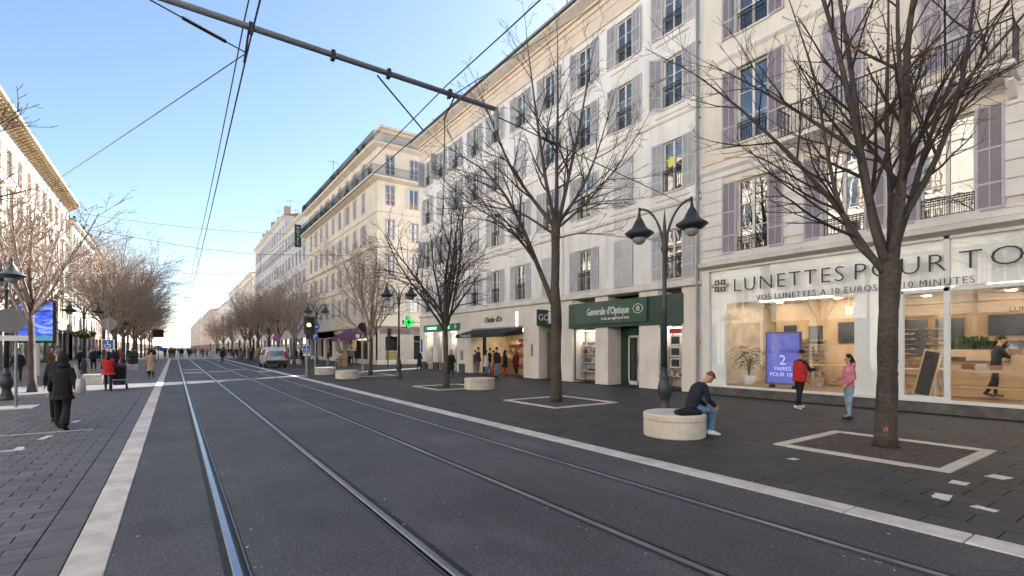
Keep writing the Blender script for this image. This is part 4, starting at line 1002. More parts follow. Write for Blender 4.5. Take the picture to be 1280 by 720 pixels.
onS('glass_door', MB().box(4.0, .1, 0, 4.08, .18, 3.1).box(5.0, .1, 0, 5.1, .18, 3.1).box(6.1, .1, 0, 6.2, .18, 3.1).box(4.08, .1, 2.4, 6.1, .18, 2.48), 'zinc')
onS('pane', MB().quad((4.08, .14, 0), (6.1, .14, 0), (6.1, .14, 3.1), (4.08, .14, 3.1)), 'glass')
MB().box(cx_(51.3), -.04, .6, cx_(50.9), 0, 2.7).build('poster_strip', 'black', C)
# purple awning over the cafe
ap = MB(); a, b = cx_(60.2), cx_(52.9)
ap.extr_x([(-.02, 3.95), (-1.9, 2.95), (-1.9, 2.9), (-.02, 3.9)], a, b); ap.extr_x([(-1.91, 2.95), (-1.93, 2.5), (-1.91, 2.5), (-1.89, 2.9)], a, b)
for x in (a, b - .02): ap.extr_x([(-.02, 3.9), (-1.9, 2.9), (-1.9, 2.5), (-.02, 3.0)], x, x + .02)
ap = ap.build('awning', 'awnp', C); text('awning_lettering', 'CAFE', .34, 'letterw', ap, (a + 3, -1.95, 2.56))
MB().add([(b - .1 + .01, -1.0 + .25 * math.cos(k * .628), 3.05 + .25 * math.sin(k * .628)) for k in range(10)] , [tuple(range(10))]).build('awning_emblem', 'letterw', ap, (.12, 0, 0))
cl_ = MB().box(cx_(58), .6, 2.7, cx_(53), .78, 2.75).build('strip_light', warm, C)

# ================================================================== further blocks on the right and the left-hand side
def simple_block(lab, X, Y0, Y1, H, wallm, side, floors, ncol, roofm='tile', depth=14, shut=None, z0=4.2, top='roof', gfz=3.4, w=1.05, hf=.62, eave=None, arch=None, fdet=True):
    """side +1: right-hand front facing -X, side -1: left-hand front facing +X"""
    L_ = Y1 - Y0
    t = thing('apartment_building', lab, 'building', (X, Y1 if side > 0 else Y0, 0), RT if side > 0 else -RT)
    fh = (H - z0 - .9) / floors; wh = fh * hf; cs = [(k + .5) * L_ / ncol for k in range(ncol)]
    hl = [(c - w / 2, c + w / 2, z0 + fh * k + .6, z0 + fh * k + .6 + wh) for c in cs for k in range(floors)]
    m = wall_holes(MB(), 0, L_, z0, H, hl, 0, .22)
    for x in (0, L_): m.quad((x, 0, 0), (x, depth, 0), (x, depth, H), (x, 0, H))
    m.quad((0, depth, 0), (L_, depth, 0), (L_, depth, H), (0, depth, H)); m.build('wall', wallm, t)
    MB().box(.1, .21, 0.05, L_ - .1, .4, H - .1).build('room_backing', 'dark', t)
    W = win_meshes('S', w, wh, simple=True); S = shut_meshes(w / 2, wh, shut, shut, louvre=False) if shut else None
    r = random.Random(lab)
    for c in cs:
        for k in range(floors):
            z = z0 + fh * k + .6; put_window(t, W, c, z, sill=False)
            if S:
                cl2 = r.random() < .3
                for s in (-1, 1): put_shutter(t, S, c + s * w / 2, z, s, math.pi - .03 if cl2 else .05, panels=False)
    tr = MB()
    for k in range(floors):
        tr.box(0, -.1, z0 + fh * k - .06, L_, .02, z0 + fh * k + .1)
        for c in cs: tr.box(c - w / 2 - .15, -.07, z0 + fh * k + .5, c + w / 2 + .15, .02, z0 + fh * k + .6)
    tr.build('string_courses', 'trim', t)
    e = eave or [(.1, 0), (.5, .2), (.55, .45)]
    cornice(t, 'eaves', 0, L_, H - e[-1][1], e, 'trim')
    MB().extr_x([(-.5, H + .01), (depth * .45, H + 1.8), (depth, H + .01)], 0, L_).build('roof', roofm, t)
    # shops: piers and dark openings with lit backs
    n = max(2, int(L_ / 4.5)); p = MB(); p.box(0, 0, gfz, L_, .5, z0)
    for k in range(n + 1): x = L_ * k / n; p.box(max(0, x - .35), .0, 0, min(L_, x + .35), .5, gfz)
    p.build('shopfront_piers', wallm, t)
    MB().quad((0, .18, 0), (L_, .18, 0), (L_, .18, gfz), (0, .18, gfz)).build('shop_windows', 'pane', t)
    return t, cs, fh
D1, _, _ = simple_block('white block with plain eaves just beyond the cream corner block', 17.3, 82.65, 101, 23.6, 'wallD', 1, 5, 6, shut='slatC')
D2, _, _ = simple_block('taller white block with roof clutter and chimneys before the street recedes', 17.3, 101.02, 142, 27.0, 'wallD', 1, 6, 13, shut='slatC')
ch = MB()
for x, h in ((2, 1.6), (6, 2.2), (12, 1.8), (19, 2.4), (27, 1.7), (35, 2.2)): ch.box(x, .8, 27.0, x + 1.6, 1.8, 27.6 + h); ch.box(x - .05, .75, 27.6 + h, x + 1.65, 1.85, 27.75 + h)
ch.build('chimney', 'greyr', D2)
for k, (X, Y, Z, h) in enumerate(((18.2, 96, 24, 3.2), (18.4, 101.6, 27.3, 3.0), (18.0, 112, 27.3, 3.4), (18.2, 118, 27.3, 2.6), (17.8, 20.4, 19.6, 2.6), (18.2, 70, 25.5, 2.4))):
    t = thing('roof_antenna', ['aerial over the plain white block beyond the cream corner block', 'aerial at the step between the two white blocks', 'taller aerial on the white block with chimneys', 'low aerial on the white block with chimneys', 'aerial above the eaves of the long pale block', 'aerial on the roof of the cream corner block'][k], 'aerial', (X, Y, Z), 0, 'roof aerials')
    MB().tube([(0, 0, 0), (0, 0, h)], .03, 5).build('mast', 'wire', t)
    q = MB().tube([(-.7, 0, h - .3), (.7, 0, h - .3)], .02, 4)
    for j in range(6): q.tube([(-.6 + j * .24, -.35, h - .3), (-.6 + j * .24, .35, h - .3)], .012, 3)
    q.build('rods', 'wire', t)
simple_block('cream block with a pale blue end, past the white blocks', 17.3, 148, 176, 22, 'wallC', 1, 6, 8)
simple_block('ochre grey block with green roof terrace far along the right side', 17.3, 182, 214, 22, 'wallD', 1, 6, 8)
simple_block('pale far block on the right, beyond the green terrace', 17.3, 222, 268, 20, 'wallL', 1, 5, 9)
simple_block('small pinkish block near the end of the street on the right', 17.3, 276, 330, 20, 'pinkr', 1, 5, 9)
simple_block('last pale pink block closing the right side of the street', 17.3, 340, 470, 24, 'pinkr', 1, 5, 12)
simple_block('long far grey block at the very end of the right side', 17.3, 480, 760, 26, 'greyr', 1, 5, 12)
# left side
Lb, csL, fhL = simple_block('ivory palace front with a golden bracketed cornice on the sunny left side', -12.9, 30, 97, 22.2, 'wallL', -1, 4, 18, shut='redshut', hf=.66, w=1.2, z0=5.2, gfz=4.3, eave=[(.05, 0), (.12, .3)])
ev = MB(); ev.extr_x([(0, 22.2), (-.15, 22.2), (-.3, 22.55), (-1.15, 22.75), (-1.25, 22.8), (-1.25, 23.15), (0, 23.3)], 0, 67); ev.build('golden_cornice', 'ochre', Lb)
brk = MB().extr_x([(0, 21.9), (-.15, 21.95), (-1.0, 22.55), (-1.0, 22.74), (0, 22.74)], 0, .28).mesh('cornice_bracket', 'ochre')
for k in range(84): put(brk, 'cornice_bracket', Lb, (.3 + k * .8, -.003, 0))
fx = MB()
for c in csL:
    for k in (0, 1, 2):
        z = 5.2 + fhL * k + .6 + fhL * .66; fx.extr_x([(0, z + .1), (-.35, z + .15), (-.38, z + .3), (0, z + .32)], c - .95, c + .95)
        for s in (-1, 1): fx.box(c + s * .78 - .1, -.12, z - fhL * .66, c + s * .78 + .1, 0, z + .1)
fx.build('window_hoods', 'wallL', Lb)
balm = MB().box(-1.4, -.9, -.25, 1.4, 0, 0).mesh('balcony', 'wallL'); balr = rail_run(-1.38, 1.38, 1.0, step=.16, y=-.87).mesh('railing', 'iron')
for i, c in enumerate(csL):
    if i % 3 == 1:
        for k in (1, 2): o = put(balm, 'balcony', Lb, (c, 0, 5.2 + fhL * k + .55)); put(balr, 'railing', o)
aw2 = MB()
for k in range(0, 14, 2): aw2.extr_x([(-.0, 4.2), (-1.2, 3.7), (-1.2, 3.65), (0, 4.1)], 2 + k * 4.7, 5.2 + k * 4.7)
aw2.build('awning', 'awn', Lb)
simple_block('ivory palace wing opposite the eyewear shop, mirrored in its glass', -12.9, -75, 29.9, 22.2, 'wallL', -1, 4, 22, shut='redshut', hf=.66, w=1.2, z0=5.2, gfz=4.3)
simple_block('plain cream block next to the eyewear shop building, past the right edge of the photo', 17.3, -75, -7.05, 20, 'wallB', 1, 4, 12, shut='shutB')
Lc, _, _ = simple_block('ivory block with a low cornice and a rooftop garden on the left', -12.5, 97.02, 122, 20.6, 'wallL', -1, 5, 8, shut='slatC')
tp = MB(); r = random.Random(17)
for k in range(420):
    p = Vector((r.uniform(1, 24), r.uniform(-.3, 1.6), 20.9 + r.uniform(0, 1.8) * r.random())); d = Vector((r.uniform(-1, 1), r.uniform(-1, 1), r.uniform(-1, 1))).normalized() * .3; e = d.cross(Vector((r.uniform(-1, 1), .3, r.uniform(-1, 1)))).normalized() * .22
    tp.add([p - d, p - e, p + d, p + e], [(0, 1, 2, 3)])
tp.build('roof_garden', 'leaf', Lc)
simple_block('orange brick coloured block behind the left trees', -12.7, 124, 150, 21.5, 'brick', -1, 5, 7, shut='slatC')
simple_block('pale block behind the left row of trees', -12.7, 152, 190, 20, 'wallL', -1, 5, 9)
simple_block('ivory block deep behind the left row of trees', -12.7, 196, 250, 20, 'wallD', -1, 5, 9)
simple_block('pink far block at the left end of the street', -12.7, 258, 420, 24, 'pinkr', -1, 5, 12)
simple_block('last pale block at the very end of the left side', -12.7, 430, 760, 26, 'wallL', -1, 5, 12)
# ------------------------------------------------------------------ bare street trees
def rot_about(d, ang, r):
    a = d.cross(Vector((r.uniform(-1, 1), r.uniform(-1, 1), r.uniform(-1, 1))))
    if a.length < 1e-4: a = Vector((1, 0, 0))
    return (Matrix.Rotation(ang, 3, a.normalized()) @ d).normalized()
def grow(mb, p, d, L, r0, lev, mx, r, dens, trop=.06, minr=.003, twigs=None):
    n = max(3, min(9, int(L / .3))); pts = [p.copy()]; rad = [r0]; dirs = [d.copy()]
    for i in range(n):
        d = (d + Vector((r.uniform(-1, 1), r.uniform(-1, 1), r.uniform(-1, 1))) * (.13 if lev else .08) + Vector((0, 0, trop))).normalized()
        p = p + d * L / n; pts.append(p.copy()); dirs.append(d.copy()); rad.append(max(minr, r0 * (1 - .72 * (i + 1) / n)))
    mb.tube(pts, rad, (7, 5, 4, 3, 3, 3)[min(lev, 5)], lev < 2)
    spawn(mb, pts, dirs, rad, L, lev, mx, r, dens, trop, minr)
def spawn(mb, pts, dirs, rad, L, lev, mx, r, dens, trop, minr):
    if lev >= mx: return
    n = len(pts) - 1; k = max(2, int(L * dens[min(lev, len(dens) - 1)]))
    for j in range(k):
        t = .22 + .76 * (j + r.random() * .8) / k; i = min(n - 1, int(t * n)); f = t * n - i
        q = pts[i].lerp(pts[i + 1], f); dd = rot_about(dirs[i], R_(r.uniform(24, 52)), r)
        if dd.z < -.15: dd.z *= .3; dd.normalize()
        ll = L * r.uniform(.38, .6) * (1.12 - .55 * t)
        if ll < .12: continue
        grow(mb, q, dd, ll, max(minr, rad[i] * .55), lev + 1, mx, r, dens, trop * .8, minr)
def bumps(mb, pts, rad, r, n=8):
    for k in range(n):
        i = r.randrange(1, len(pts) - 1); a = r.uniform(0, 6.28); p = Vector(pts[i]) + Vector((math.cos(a), math.sin(a), 0)) * rad[i] * .8
        mb.ell(p, (rad[i] * .35, rad[i] * .35, rad[i] * .45), 6, 4)
def limb_tree(name, lab, loc, trunk, trad, limbs, mx, dens, seed, bark='bark', twig='twig', fwd=None, minr=.004, group='bare street trees on the right pavement', leaves=0):
    """limbs: list of (points [(right, back, z)...], base radius)"""
    r = random.Random(seed); t = thing(name, lab, 'tree', loc, -CA, group)
    tr = MB(); fine_ = []; rr = []
    for i in range(len(trunk) - 1):
        for k in range(5): f = k / 5; fine_.append(Vector(trunk[i]).lerp(Vector(trunk[i + 1]), f)); rr.append((trad[i] + (trad[i + 1] - trad[i]) * f) * r.uniform(.96, 1.05))
    fine_.append(Vector(trunk[-1])); rr.append(trad[-1])
    rings = []
    for p, q in zip(fine_, rr):
        flare = 1 + .18 * math.exp(-p.z / .12)
        rings.append([(p.x + q * flare * math.cos(a) * (1 + .06 * math.sin(3 * a + p.z * 3)), p.y + q * flare * math.sin(a) * (1 + .06 * math.sin(4 * a - p.z * 2)), p.z) for a in [2 * math.pi * j / 14 for j in range(14)]])
    tr.ring_loft(rings); bumps(tr, fine_, rr, r, 12)
    tr.build('trunk', bark, t, smooth=True)
    lm = MB(); tw = MB()
    for pts, rb in limbs:
        P = [Vector(p) for p in pts]; Q = []; n = 0
        for i in range(len(P) - 1):
            for k in range(4): Q.append(P[i].lerp(P[i + 1], k / 4) + Vector((r.uniform(-.03, .03), r.uniform(-.03, .03), 0)))
        Q.append(P[-1]); N = len(Q) - 1
        for _ in range(2): Q = [Q[0]] + [(Q[i - 1] + Q[i] * 2 + Q[i + 1]) / 4 for i in range(1, N)] + [Q[-1]]
        rb *= .86; rad = [max(minr * 2, rb * (1 - .84 * i / N)) for i in range(N + 1)]
        lm.tube(Q, rad, 8); dirs = [(Q[min(i + 1, N)] - Q[max(i - 1, 0)]).normalized() for i in range(N + 1)]
        L = sum((Q[i + 1] - Q[i]).length for i in range(N))
        spawn(tw, Q, dirs, rad, min(L, 4.2), 0, mx, r, dens, .035, minr)
        grow(tw, Q[-1], dirs[-1], 1.3, rad[-1], 1, mx, r, dens, .03, minr)
    lm.build('limbs', bark, t, smooth=True); c = tw.build('crown', twig, t)
    if leaves:
        lf = MB()
        for cx, cy, cz, s, n in leaves:
            for k in range(n):
                p = Vector((cx + r.gauss(0, s), cy + r.gauss(0, s), cz + r.gauss(0, s * .5))); d = Vector((r.uniform(-1, 1), r.uniform(-1, 1), r.uniform(-1, .2))).normalized() * .045; e = d.cross(Vector((.3, r.uniform(-1, 1), r.uniform(-1, 1)))).normalized() * .025
                lf.add([p - d, p - e, p + d, p + e], [(0, 1, 2, 3)])
        lf.build('dry_leaves', 'leafd', t)
    return t
limb_tree('linden_tree', 'big dark near tree in front of the eyewear shop, its trunk splitting into steep limbs', (10.79, 3.48, 0),
    [(0, 0, 0), (.02, 0, 1.1), (.05, 0, 2.3), (.08, 0, 3.35), (.09, 0, 3.65)], [.172, .158, .15, .178, .06],
    [([(-.02, 0, 3.2), (-.35, .1, 3.75), (-.8, .2, 4.5), (-1.55, .3, 5.5), (-2.6, .2, 6.35), (-3.3, .1, 6.8)], .085),
     ([(0, 0, 3.3), (-.32, -.1, 4.1), (-.7, -.3, 5.5), (-1.15, -.4, 7), (-1.7, -.5, 8.6), (-2, -.5, 9.8)], .09),
     ([(.03, 0, 3.3), (-.05, .25, 4.3), (-.12, .5, 5.6), (-.2, .6, 7.2), (-.4, .8, 9.2), (-.5, .8, 10.8)], .105),
     ([(.1, 0, 3.3), (.26, 0, 4.4), (.3, -.1, 5.6), (.2, -.2, 7.2), (.5, -.2, 9.2), (.6, -.1, 11)], .12),
     ([(.12, 0, 3.3), (.5, .2, 4.2), (.95, .4, 5.3), (1.4, .5, 6.4), (2.1, .7, 7.7), (2.9, .7, 8.6)], .085),
     ([(.3, .1, 4.0), (.75, -.2, 5.2), (1.1, -.4, 6.6), (1.2, -.5, 8.2), (1.5, -.5, 9.8)], .07),
     ([(.0, .0, 3.25), (-.55, .1, 3.8), (-.82, .1, 4.6), (-1.0, .2, 5.6), (-1.0, .4, 7.0), (-1.5, .5, 8.6)], .07),
     ([(.05, 0, 3.4), (.1, -.3, 4.6), (-.1, -.5, 6.0), (-.35, -.7, 7.8), (-.3, -.8, 9.6)], .08),
     ([(.15, .1, 3.5), (.5, .5, 4.8), (.62, .8, 6.2), (.8, 1.0, 8.0), (.9, 1.1, 9.8)], .08),
     ([(-.12, .5, 5.6), (-.9, 1.0, 6.6), (-1.9, 1.3, 7.4), (-2.8, 1.5, 8.0)], .05),
     ([(.3, -.1, 5.4), (.9, -.8, 6.5), (1.6, -1.2, 7.5), (2.2, -1.6, 8.2)], .05)],
    3, (2.6, 3.0, 4.0), 5, minr=.0036, leaves=[(.65, 0, 7.25, .12, 60), (.2, .1, 7.4, .14, 40), (-.4, 0, 7.4, .1, 20), (1.7, .5, 7.0, .08, 20)])
limb_tree('linden_tree', 'dark forked tree in the middle, before the green optician shop', (10.56, 12.66, 0),
    [(0, 0, 0), (0, 0, 1.5), (.0, 0, 3.0), (-.03, 0, 3.9), (-.02, 0, 5.2), (.0, 0, 5.9), (0, 0, 6.2)], [.195, .17, .185, .145, .135, .16, .06],
    [([(-.05, 0, 3.2), (-.5, 0, 4.3), (-1.0, .1, 5.6), (-1.6, .2, 6.9), (-2.4, .3, 7.9), (-3.4, .3, 8.5)], .11),
     ([(-.5, 0, 4.4), (-1.2, -.2, 5.4), (-2.1, -.4, 6.1), (-3.0, -.4, 6.6), (-3.6, -.4, 7.2)], .06),
     ([(0, 0, 5.8), (-.8, .3, 6.9), (-1.6, .6, 8.2), (-2.2, .7, 9.8), (-2.6, .8, 10.8)], .085),
     ([(0, 0, 5.8), (-.4, -.4, 7.4), (-.7, -.7, 9.4), (-1.0, -.8, 11.6)], .09),
     ([(0, 0, 5.8), (.05, .3, 7.6), (.1, .4, 9.8), (.1, .5, 12.4)], .1),
     ([(0, 0, 5.8), (.4, 0, 7.4), (.8, -.1, 9.4), (1.2, -.2, 11.6)], .09),
     ([(.02, 0, 5.9), (.8, .2, 7.0), (1.5, .5, 8.6), (2.0, .7, 10.4)], .075),
     ([(.02, 0, 5.8), (.9, -.3, 6.5), (1.9, -.5, 7.6), (2.7, -.7, 8.9)], .06),
     ([(0, 0, 6.0), (.6, .6, 6.6), (1.6, .9, 7.0), (2.5, 1.0, 7.1)], .04),
     ([(0, 0, 5.6), (-1.2, .4, 6.5), (-2.3, .6, 7.0), (-3.2, .8, 7.9)], .05),
     ([(0, 0, 5.5), (.7, -.3, 5.6), (1.5, -.5, 5.5), (2.3, -.5, 5.4)], .03)],
    3, (2.7, 3.0, 3.6), 9, minr=.005)
def gen_tree(name, lab, loc, seed, hf=2.6, H=7.6, sp=2.3, r0=.12, nl=9, mx=3, dens=(3, 3.4, 4), bark='bark', twig='twig', minr=.009, group='bare street trees on the right pavement', rz=0):
    r = random.Random(seed); t = thing(name, lab, 'tree', loc, rz, group)
    tr = MB(); lean = (r.uniform(-.1, .1), r.uniform(-.1, .1))
    P = [(lean[0] * k / 6, lean[1] * k / 6, hf * k / 6) for k in range(7)]
    tr.tube(P, [r0 * (1.35 if k == 0 else 1 - .03 * k) for k in range(7)], 9)
    cw = MB()
    for k in range(nl):
        a = k * 2.4 + r.uniform(-.3, .3); tilt = R_(r.uniform(12, 48)) if k else R_(5)
        z = hf * r.uniform(.8, 1.15) if k else hf; L = (H - z) / math.cos(tilt) * r.uniform(.75, 1.0); L = min(L, sp / max(.2, math.sin(tilt)) * 1.1)
        d = Vector((math.sin(tilt) * math.cos(a), math.sin(tilt) * math.sin(a), math.cos(tilt)))
        if k == 0: tr.tube([(lean[0], lean[1], hf), (lean[0] * 1.3, lean[1] * 1.3, hf + (H - hf) * .35)], [r0 * .85, r0 * .5], 8); z = hf + (H - hf) * .35; L = H - z
        grow(cw, Vector((lean[0], lean[1], min(z, hf + .3) if k else z)), d, L, r0 * .5, 0, mx, r, dens, .03, minr)
    tr.build('trunk', bark, t, smooth=True); cw.build('crown', twig, t); return t
gen_tree('linden_tree', 'slim dark tree between the pharmacy sign and the black bakery awning', (10.23, 20.07, 0), 31, 2.9, 7.9, 2.4, .125, 10, 3, (2.5, 2.9, 3.2), minr=.006)
gen_tree('linden_tree', 'slim young tree before the cream corner block, left of the middle street lamp', (10.53, 31.49, 0), 37, 2.6, 8.6, 2.2, .125, 11, 3, (2.5, 2.9, 3.2), minr=.007, twig='twigL')
base = gen_tree('linden_tree', '', (10.5, 56, 0), 41, 2.8, 9.2, 2.9, .17, 11, 3, (2.2, 2.6, 2.9), minr=.009, twig='twigL', group='brown bare trees in the far right row')
base2 = gen_tree('linden_tree', '', (10.6, 65.6, 0), 43, 2.8, 9.6, 3.0, .17, 11, 3, (2.2, 2.6, 2.9), minr=.009, twig='twigL', group='brown bare trees in the far right row')
base['label'] = 'brown bare tree right behind the silver van, nearest of the dense right row'; base2['label'] = 'brown bare tree just beyond the silver van, second of the dense right row'
for k, y in enumerate((73.7, 82.5, 91.5, 100.5, 124, 150, 176)):
    n_ = ['third', 'fourth', 'fifth', 'sixth', 'seventh', 'eighth', 'last'][k]
    copy_tree([base, base2][k % 2], (10.5 + rnd.uniform(-.3, .3), y, 0), rnd.uniform(0, 6), f'brown bare tree, {n_} of the dense row receding on the right beyond the van', scale=(1, 1, rnd.uniform(.95, 1.12)))
lg_ = 'sunlit bare trees along the left pavement'
l1 = gen_tree('linden_tree', 'tree with a straight trunk in front of the big blue screen on the left', (-4.78, 27.55, 0), 51, 3.3, 8.3, 2.4, .135, 10, 3, (2.4, 2.8, 3), 'barkL', 'twigL', .009, lg_)
l2 = gen_tree('linden_tree', 'bare tree whose thin branch tips enter at the upper left edge of the photo', (-4.9, 16.9, 0), 57, 3.4, 8.6, 2.2, .15, 6, 3, (2, 2.4, 2.8), 'barkL', 'twig', .007, lg_)
l3 = gen_tree('linden_tree', 'sunlit brown tree behind the disabled parking sign, first of the close left row', (-4.9, 62, 0), 61, 3.2, 12.4, 3.6, .19, 12, 3, (2.2, 2.6, 2.9), 'barkL', 'twigL', .009, lg_)
for k, y in enumerate((53, 70.5, 79, 88, 97.5, 109, 122, 137, 154)):
    n_ = ['sunlit tree over the far left lamp with the flower basket', 'second sunlit brown tree of the close left row', 'third sunlit brown tree of the close left row', 'fourth sunlit brown tree of the close left row', 'fifth sunlit brown tree of the close left row', 'sixth sunlit brown tree of the close left row', 'seventh sunlit brown tree of the left row, small in the distance', 'eighth sunlit brown tree of the left row, near the traffic light', 'farthest brown tree of the left row'][k]
    copy_tree(l3 if k % 2 else l1, (-4.85 + rnd.uniform(-.25, .25), y, 0), rnd.uniform(0, 6), n_, scale=(1.05, 1.05, 1.0 if k % 2 else 1.3))
l4 = copy_tree(l3, (-9.0, 41, 0), 2.0, 'bare tree close to the ivory palace front behind the blue screen', scale=(1, 1, .8))

# small orange arrow sprayed low on the near trunk
mk = MB(); base_ = Vector((10.79, 3.48, 0)); d_ = Vector((-10.79, -3.48, 0)).normalized(); s_ = Vector((-d_.y, d_.x, 0))
P_ = [(-.035, 0), (.035, 0), (.02, .03), (.035, .05), (0, .1), (-.035, .05), (-.02, .03)]
near_t = [o for o in bpy.data.objects if o.name.startswith('linden_tree') and o.parent is None][0]
q_ = []
for a_, z_ in P_: q_.append(base_ + d_ * .172 + s_ * a_ + Vector((0, 0, .3 + z_)))
mo = mk.add(q_, [tuple(range(7))]).build('paint_mark', mat('orange_spray', (.6, .16, .08), .8, .2, 20), None)
mo.parent = near_t; mo.matrix_parent_inverse = (Matrix.Translation(near_t.location) @ near_t.rotation_euler.to_matrix().to_4x4()).inverted()
# ------------------------------------------------------------------ lamps
def lamp_kind(h=5.3, arms=(0, math.pi), reach=.69):
    t = thing('street_lamp', '', 'street lamp', (0, 0, 0), 0, None)
    MB().lathe([(.2, 0), (.2, .06), (.17, .1), (.17, .2), (.145, .26), (.12, .42), (.14, .5), (.175, .62), (.18, .74), (.15, .88), (.11, .98), (.125, 1.02), (.125, 1.07), (.09, 1.12), (.075, 1.3)], 20).build('base', 'lampp', t, smooth=True)
    MB().lathe([(.072, 1.28), (.066, 2.8), (.075, 2.84), (.075, 2.9), (.06, 2.94), (.05, 4.3), (.065, 4.34), (.08, 4.5), (.07, 4.7), (.05, 4.8), (.045, 5.05), (.03, 5.2), (.006, 5.5)], 14).build('post', 'lampp', t, smooth=True)
    arm = MB(); P = []
    for k in range(11):
        s = k / 10 * math.pi / 2; P.append((.03 + reach * (1 - math.cos(s)), 0, 4.3 + 1.32 * math.sin(s)))
    P += [(reach + .045, 0, 5.6), (reach + .05, 0, 5.5)]
    P2 = [(x, y, z) for x, y, z in P]; arm.tube(P2, [.035] * 5 + [.03] * (len(P2) - 5), 8)
    arm.ell((reach + .03, 0, 5.62), (.05, .05, .06), 8, 6)
    arm.ell((.05, 0, 4.45), (.06, .06, .1), 8, 6)
    am = arm.mesh('arm', 'lampp', True)
    hd = MB().lathe([(.035, .0), (.045, -.06), (.05, -.12), (.1, -.2), (.15, -.3), (.2, -.42), (.28, -.5), (.4, -.58), (.42, -.61), (.33, -.68), (.25, -.74), (.22, -.74)][::-1], 20).mesh('lantern', 'lampp', True)
    gl = MB().lathe([(.2, -.735), (.19, -.8), (.15, -.87), (.09, -.92), (.02, -.94)][::-1], 16).mesh('lamp_bowl', 'lampg', True)
    for a in arms:
        put(am, 'arm', t, (0, 0, 0), a)
        l = put(hd, 'lantern', t, ((reach + .05) * math.cos(a), (reach + .05) * math.sin(a), 5.52), a); l.scale = (.95, .95, .92); put(gl, 'lamp_bowl', l)
    return t
LG = 'double headed dark street lamps'
L0 = lamp_kind(); L0.location = (10.7, 8.35, 0); L0.rotation_euler = (0, 0, -R_(78)); L0['label'] = 'dark double street lamp rising behind the round bench with the seated man'; L0['group'] = LG
for (x, y, a, lab) in ((11.1, 28.0, -.65, 'dark double street lamp left of the pharmacy, between the slim and the young tree'), (10.3, 45.1, -.5, 'dark double street lamp behind the lit traffic light'),
                       (-4.79, 23.9, -1.2, 'dark street lamp at the left edge of the photo'), (-5.0, 43.4, .3, 'dark street lamp on the left with the hanging flower basket'), (-5.0, 66, .3, 'far dark street lamp among the sunlit left trees')):
    copy_tree(L0, (x, y, 0), a, lab, LG, (1, 1, 1) if x > 0 else (1, 1, .86))
fb_ = thing('hanging_basket', 'round basket of green and yellow flowers on the left street lamp', 'flower basket', (-5.0, 43.4, 2.5))
MB().lathe([(.08, -.1), (.35, .0), (.55, .15), (.55, .2), (.5, .2)], 16).build('bowl', 'soil', fb_)
f = MB(); r = random.Random(4); f2 = MB()
for k in range(420):
    a, q = r.uniform(0, 6.28), .65 * math.sqrt(r.random()); p = Vector((q * math.cos(a), q * math.sin(a), .2 + r.uniform(-.3, .35) * (1.1 - q))); d = Vector((r.uniform(-1, 1), r.uniform(-1, 1), r.uniform(-1, 1))).normalized() * .07; e = d.cross(Vector((r.uniform(-1, 1), .3, r.uniform(-1, 1)))).normalized() * .06
    (f if r.random() < .75 else f2).add([p - d, p - e, p + d, p + e], [(0, 1, 2, 3)])
f.build('foliage', 'leaf', fb_); f2.build('flowers', mat('yellow_flower', (.6, .45, .05), .7), fb_)
# ------------------------------------------------------------------ round stone benches
def bench(loc, lab, R=.66):
    t = thing('stone_bench', lab, 'bench', loc, rnd.uniform(0, 6), 'round stone benches')
    MB().lathe([(R - .02, 0), (R, .02), (R, .335), (R - .012, .345)], 40).build('drum', 'benchst', t, smooth=False)
    MB().lathe([(R - .02, .352), (R + .004, .358), (R + .004, .455), (R - .006, .475), (R - .03, .485)], 40).build('seat_slab', 'benchst', t)
    return t
bench((8.54, 6.42, 0), 'round stone bench with the seated man and his black bag', .62)
bench((11.0, 18.4, 0), 'round stone bench before the bakery, right of the slim tree', .66)
bench((8.3, 28.9, 0), 'round stone bench left of the middle street lamp, the nearer of two'); bench((8.3, 33.9, 0), 'round stone bench by the traffic light, the farther of two')
bench((-3.0, 48.9, 0), 'round pinkish stone bench on the left pavement with a plant pot on it')
bp_ = thing('plant_pot', 'dark pot plant standing on the round stone bench on the left', 'potted plant', (-2.75, 48.9, .485)); MB().lathe([(.2, 0), (.28, .1), (.3, .4), (.26, .42)], 14).build('pot', 'black', bp_)
f = MB()
for k in range(160):
    p = Vector((r.gauss(0, .16), r.gauss(0, .16), .7 + r.gauss(0, .18))); d = Vector((r.uniform(-1, 1), r.uniform(-1, 1), r.uniform(-1, 1))).normalized() * .08; e = d.cross(Vector((r.uniform(-1, 1), .3, r.uniform(-1, 1)))).normalized() * .06
    f.add([p - d, p - e, p + d, p + e], [(0, 1, 2, 3)])
f.build('foliage', 'leaf', bp_)
def block_seat(loc, lab, a=.5, b=.5, h=.5):
    t = thing('stone_block', lab, 'stone block', loc, 0, 'square stone blocks'); MB().bev(-a, -b, 0, a, b, h - .1, .02).build('drum', 'benchst', t); MB().bev(-a - .01, -b - .01, h - .1, a + .01, b + .01, h, .02).build('seat_slab', 'benchst', t)
block_seat((-3.3, 31.7, 0), 'pale square stone block left of the walker in the red coat', .38, .38, .5); block_seat((10.9, 57, 0), 'pale square stone block right of the silver van', .5, .5, .5)
# ------------------------------------------------------------------ signs and signals
def pole(t, h, r=.038, x=0, y=0, m='steel', n=10): return MB().tube([(x, y, 0), (x, y, h)], r, n).build('pole', m, t)
def disc(mb, c, R, y0, y1, n=24, mi=0): return mb.prism([(c[0] + R * math.cos(2 * math.pi * k / n), c[1] + R * math.sin(2 * math.pi * k / n)) for k in range(n)], y0, y1, mi)
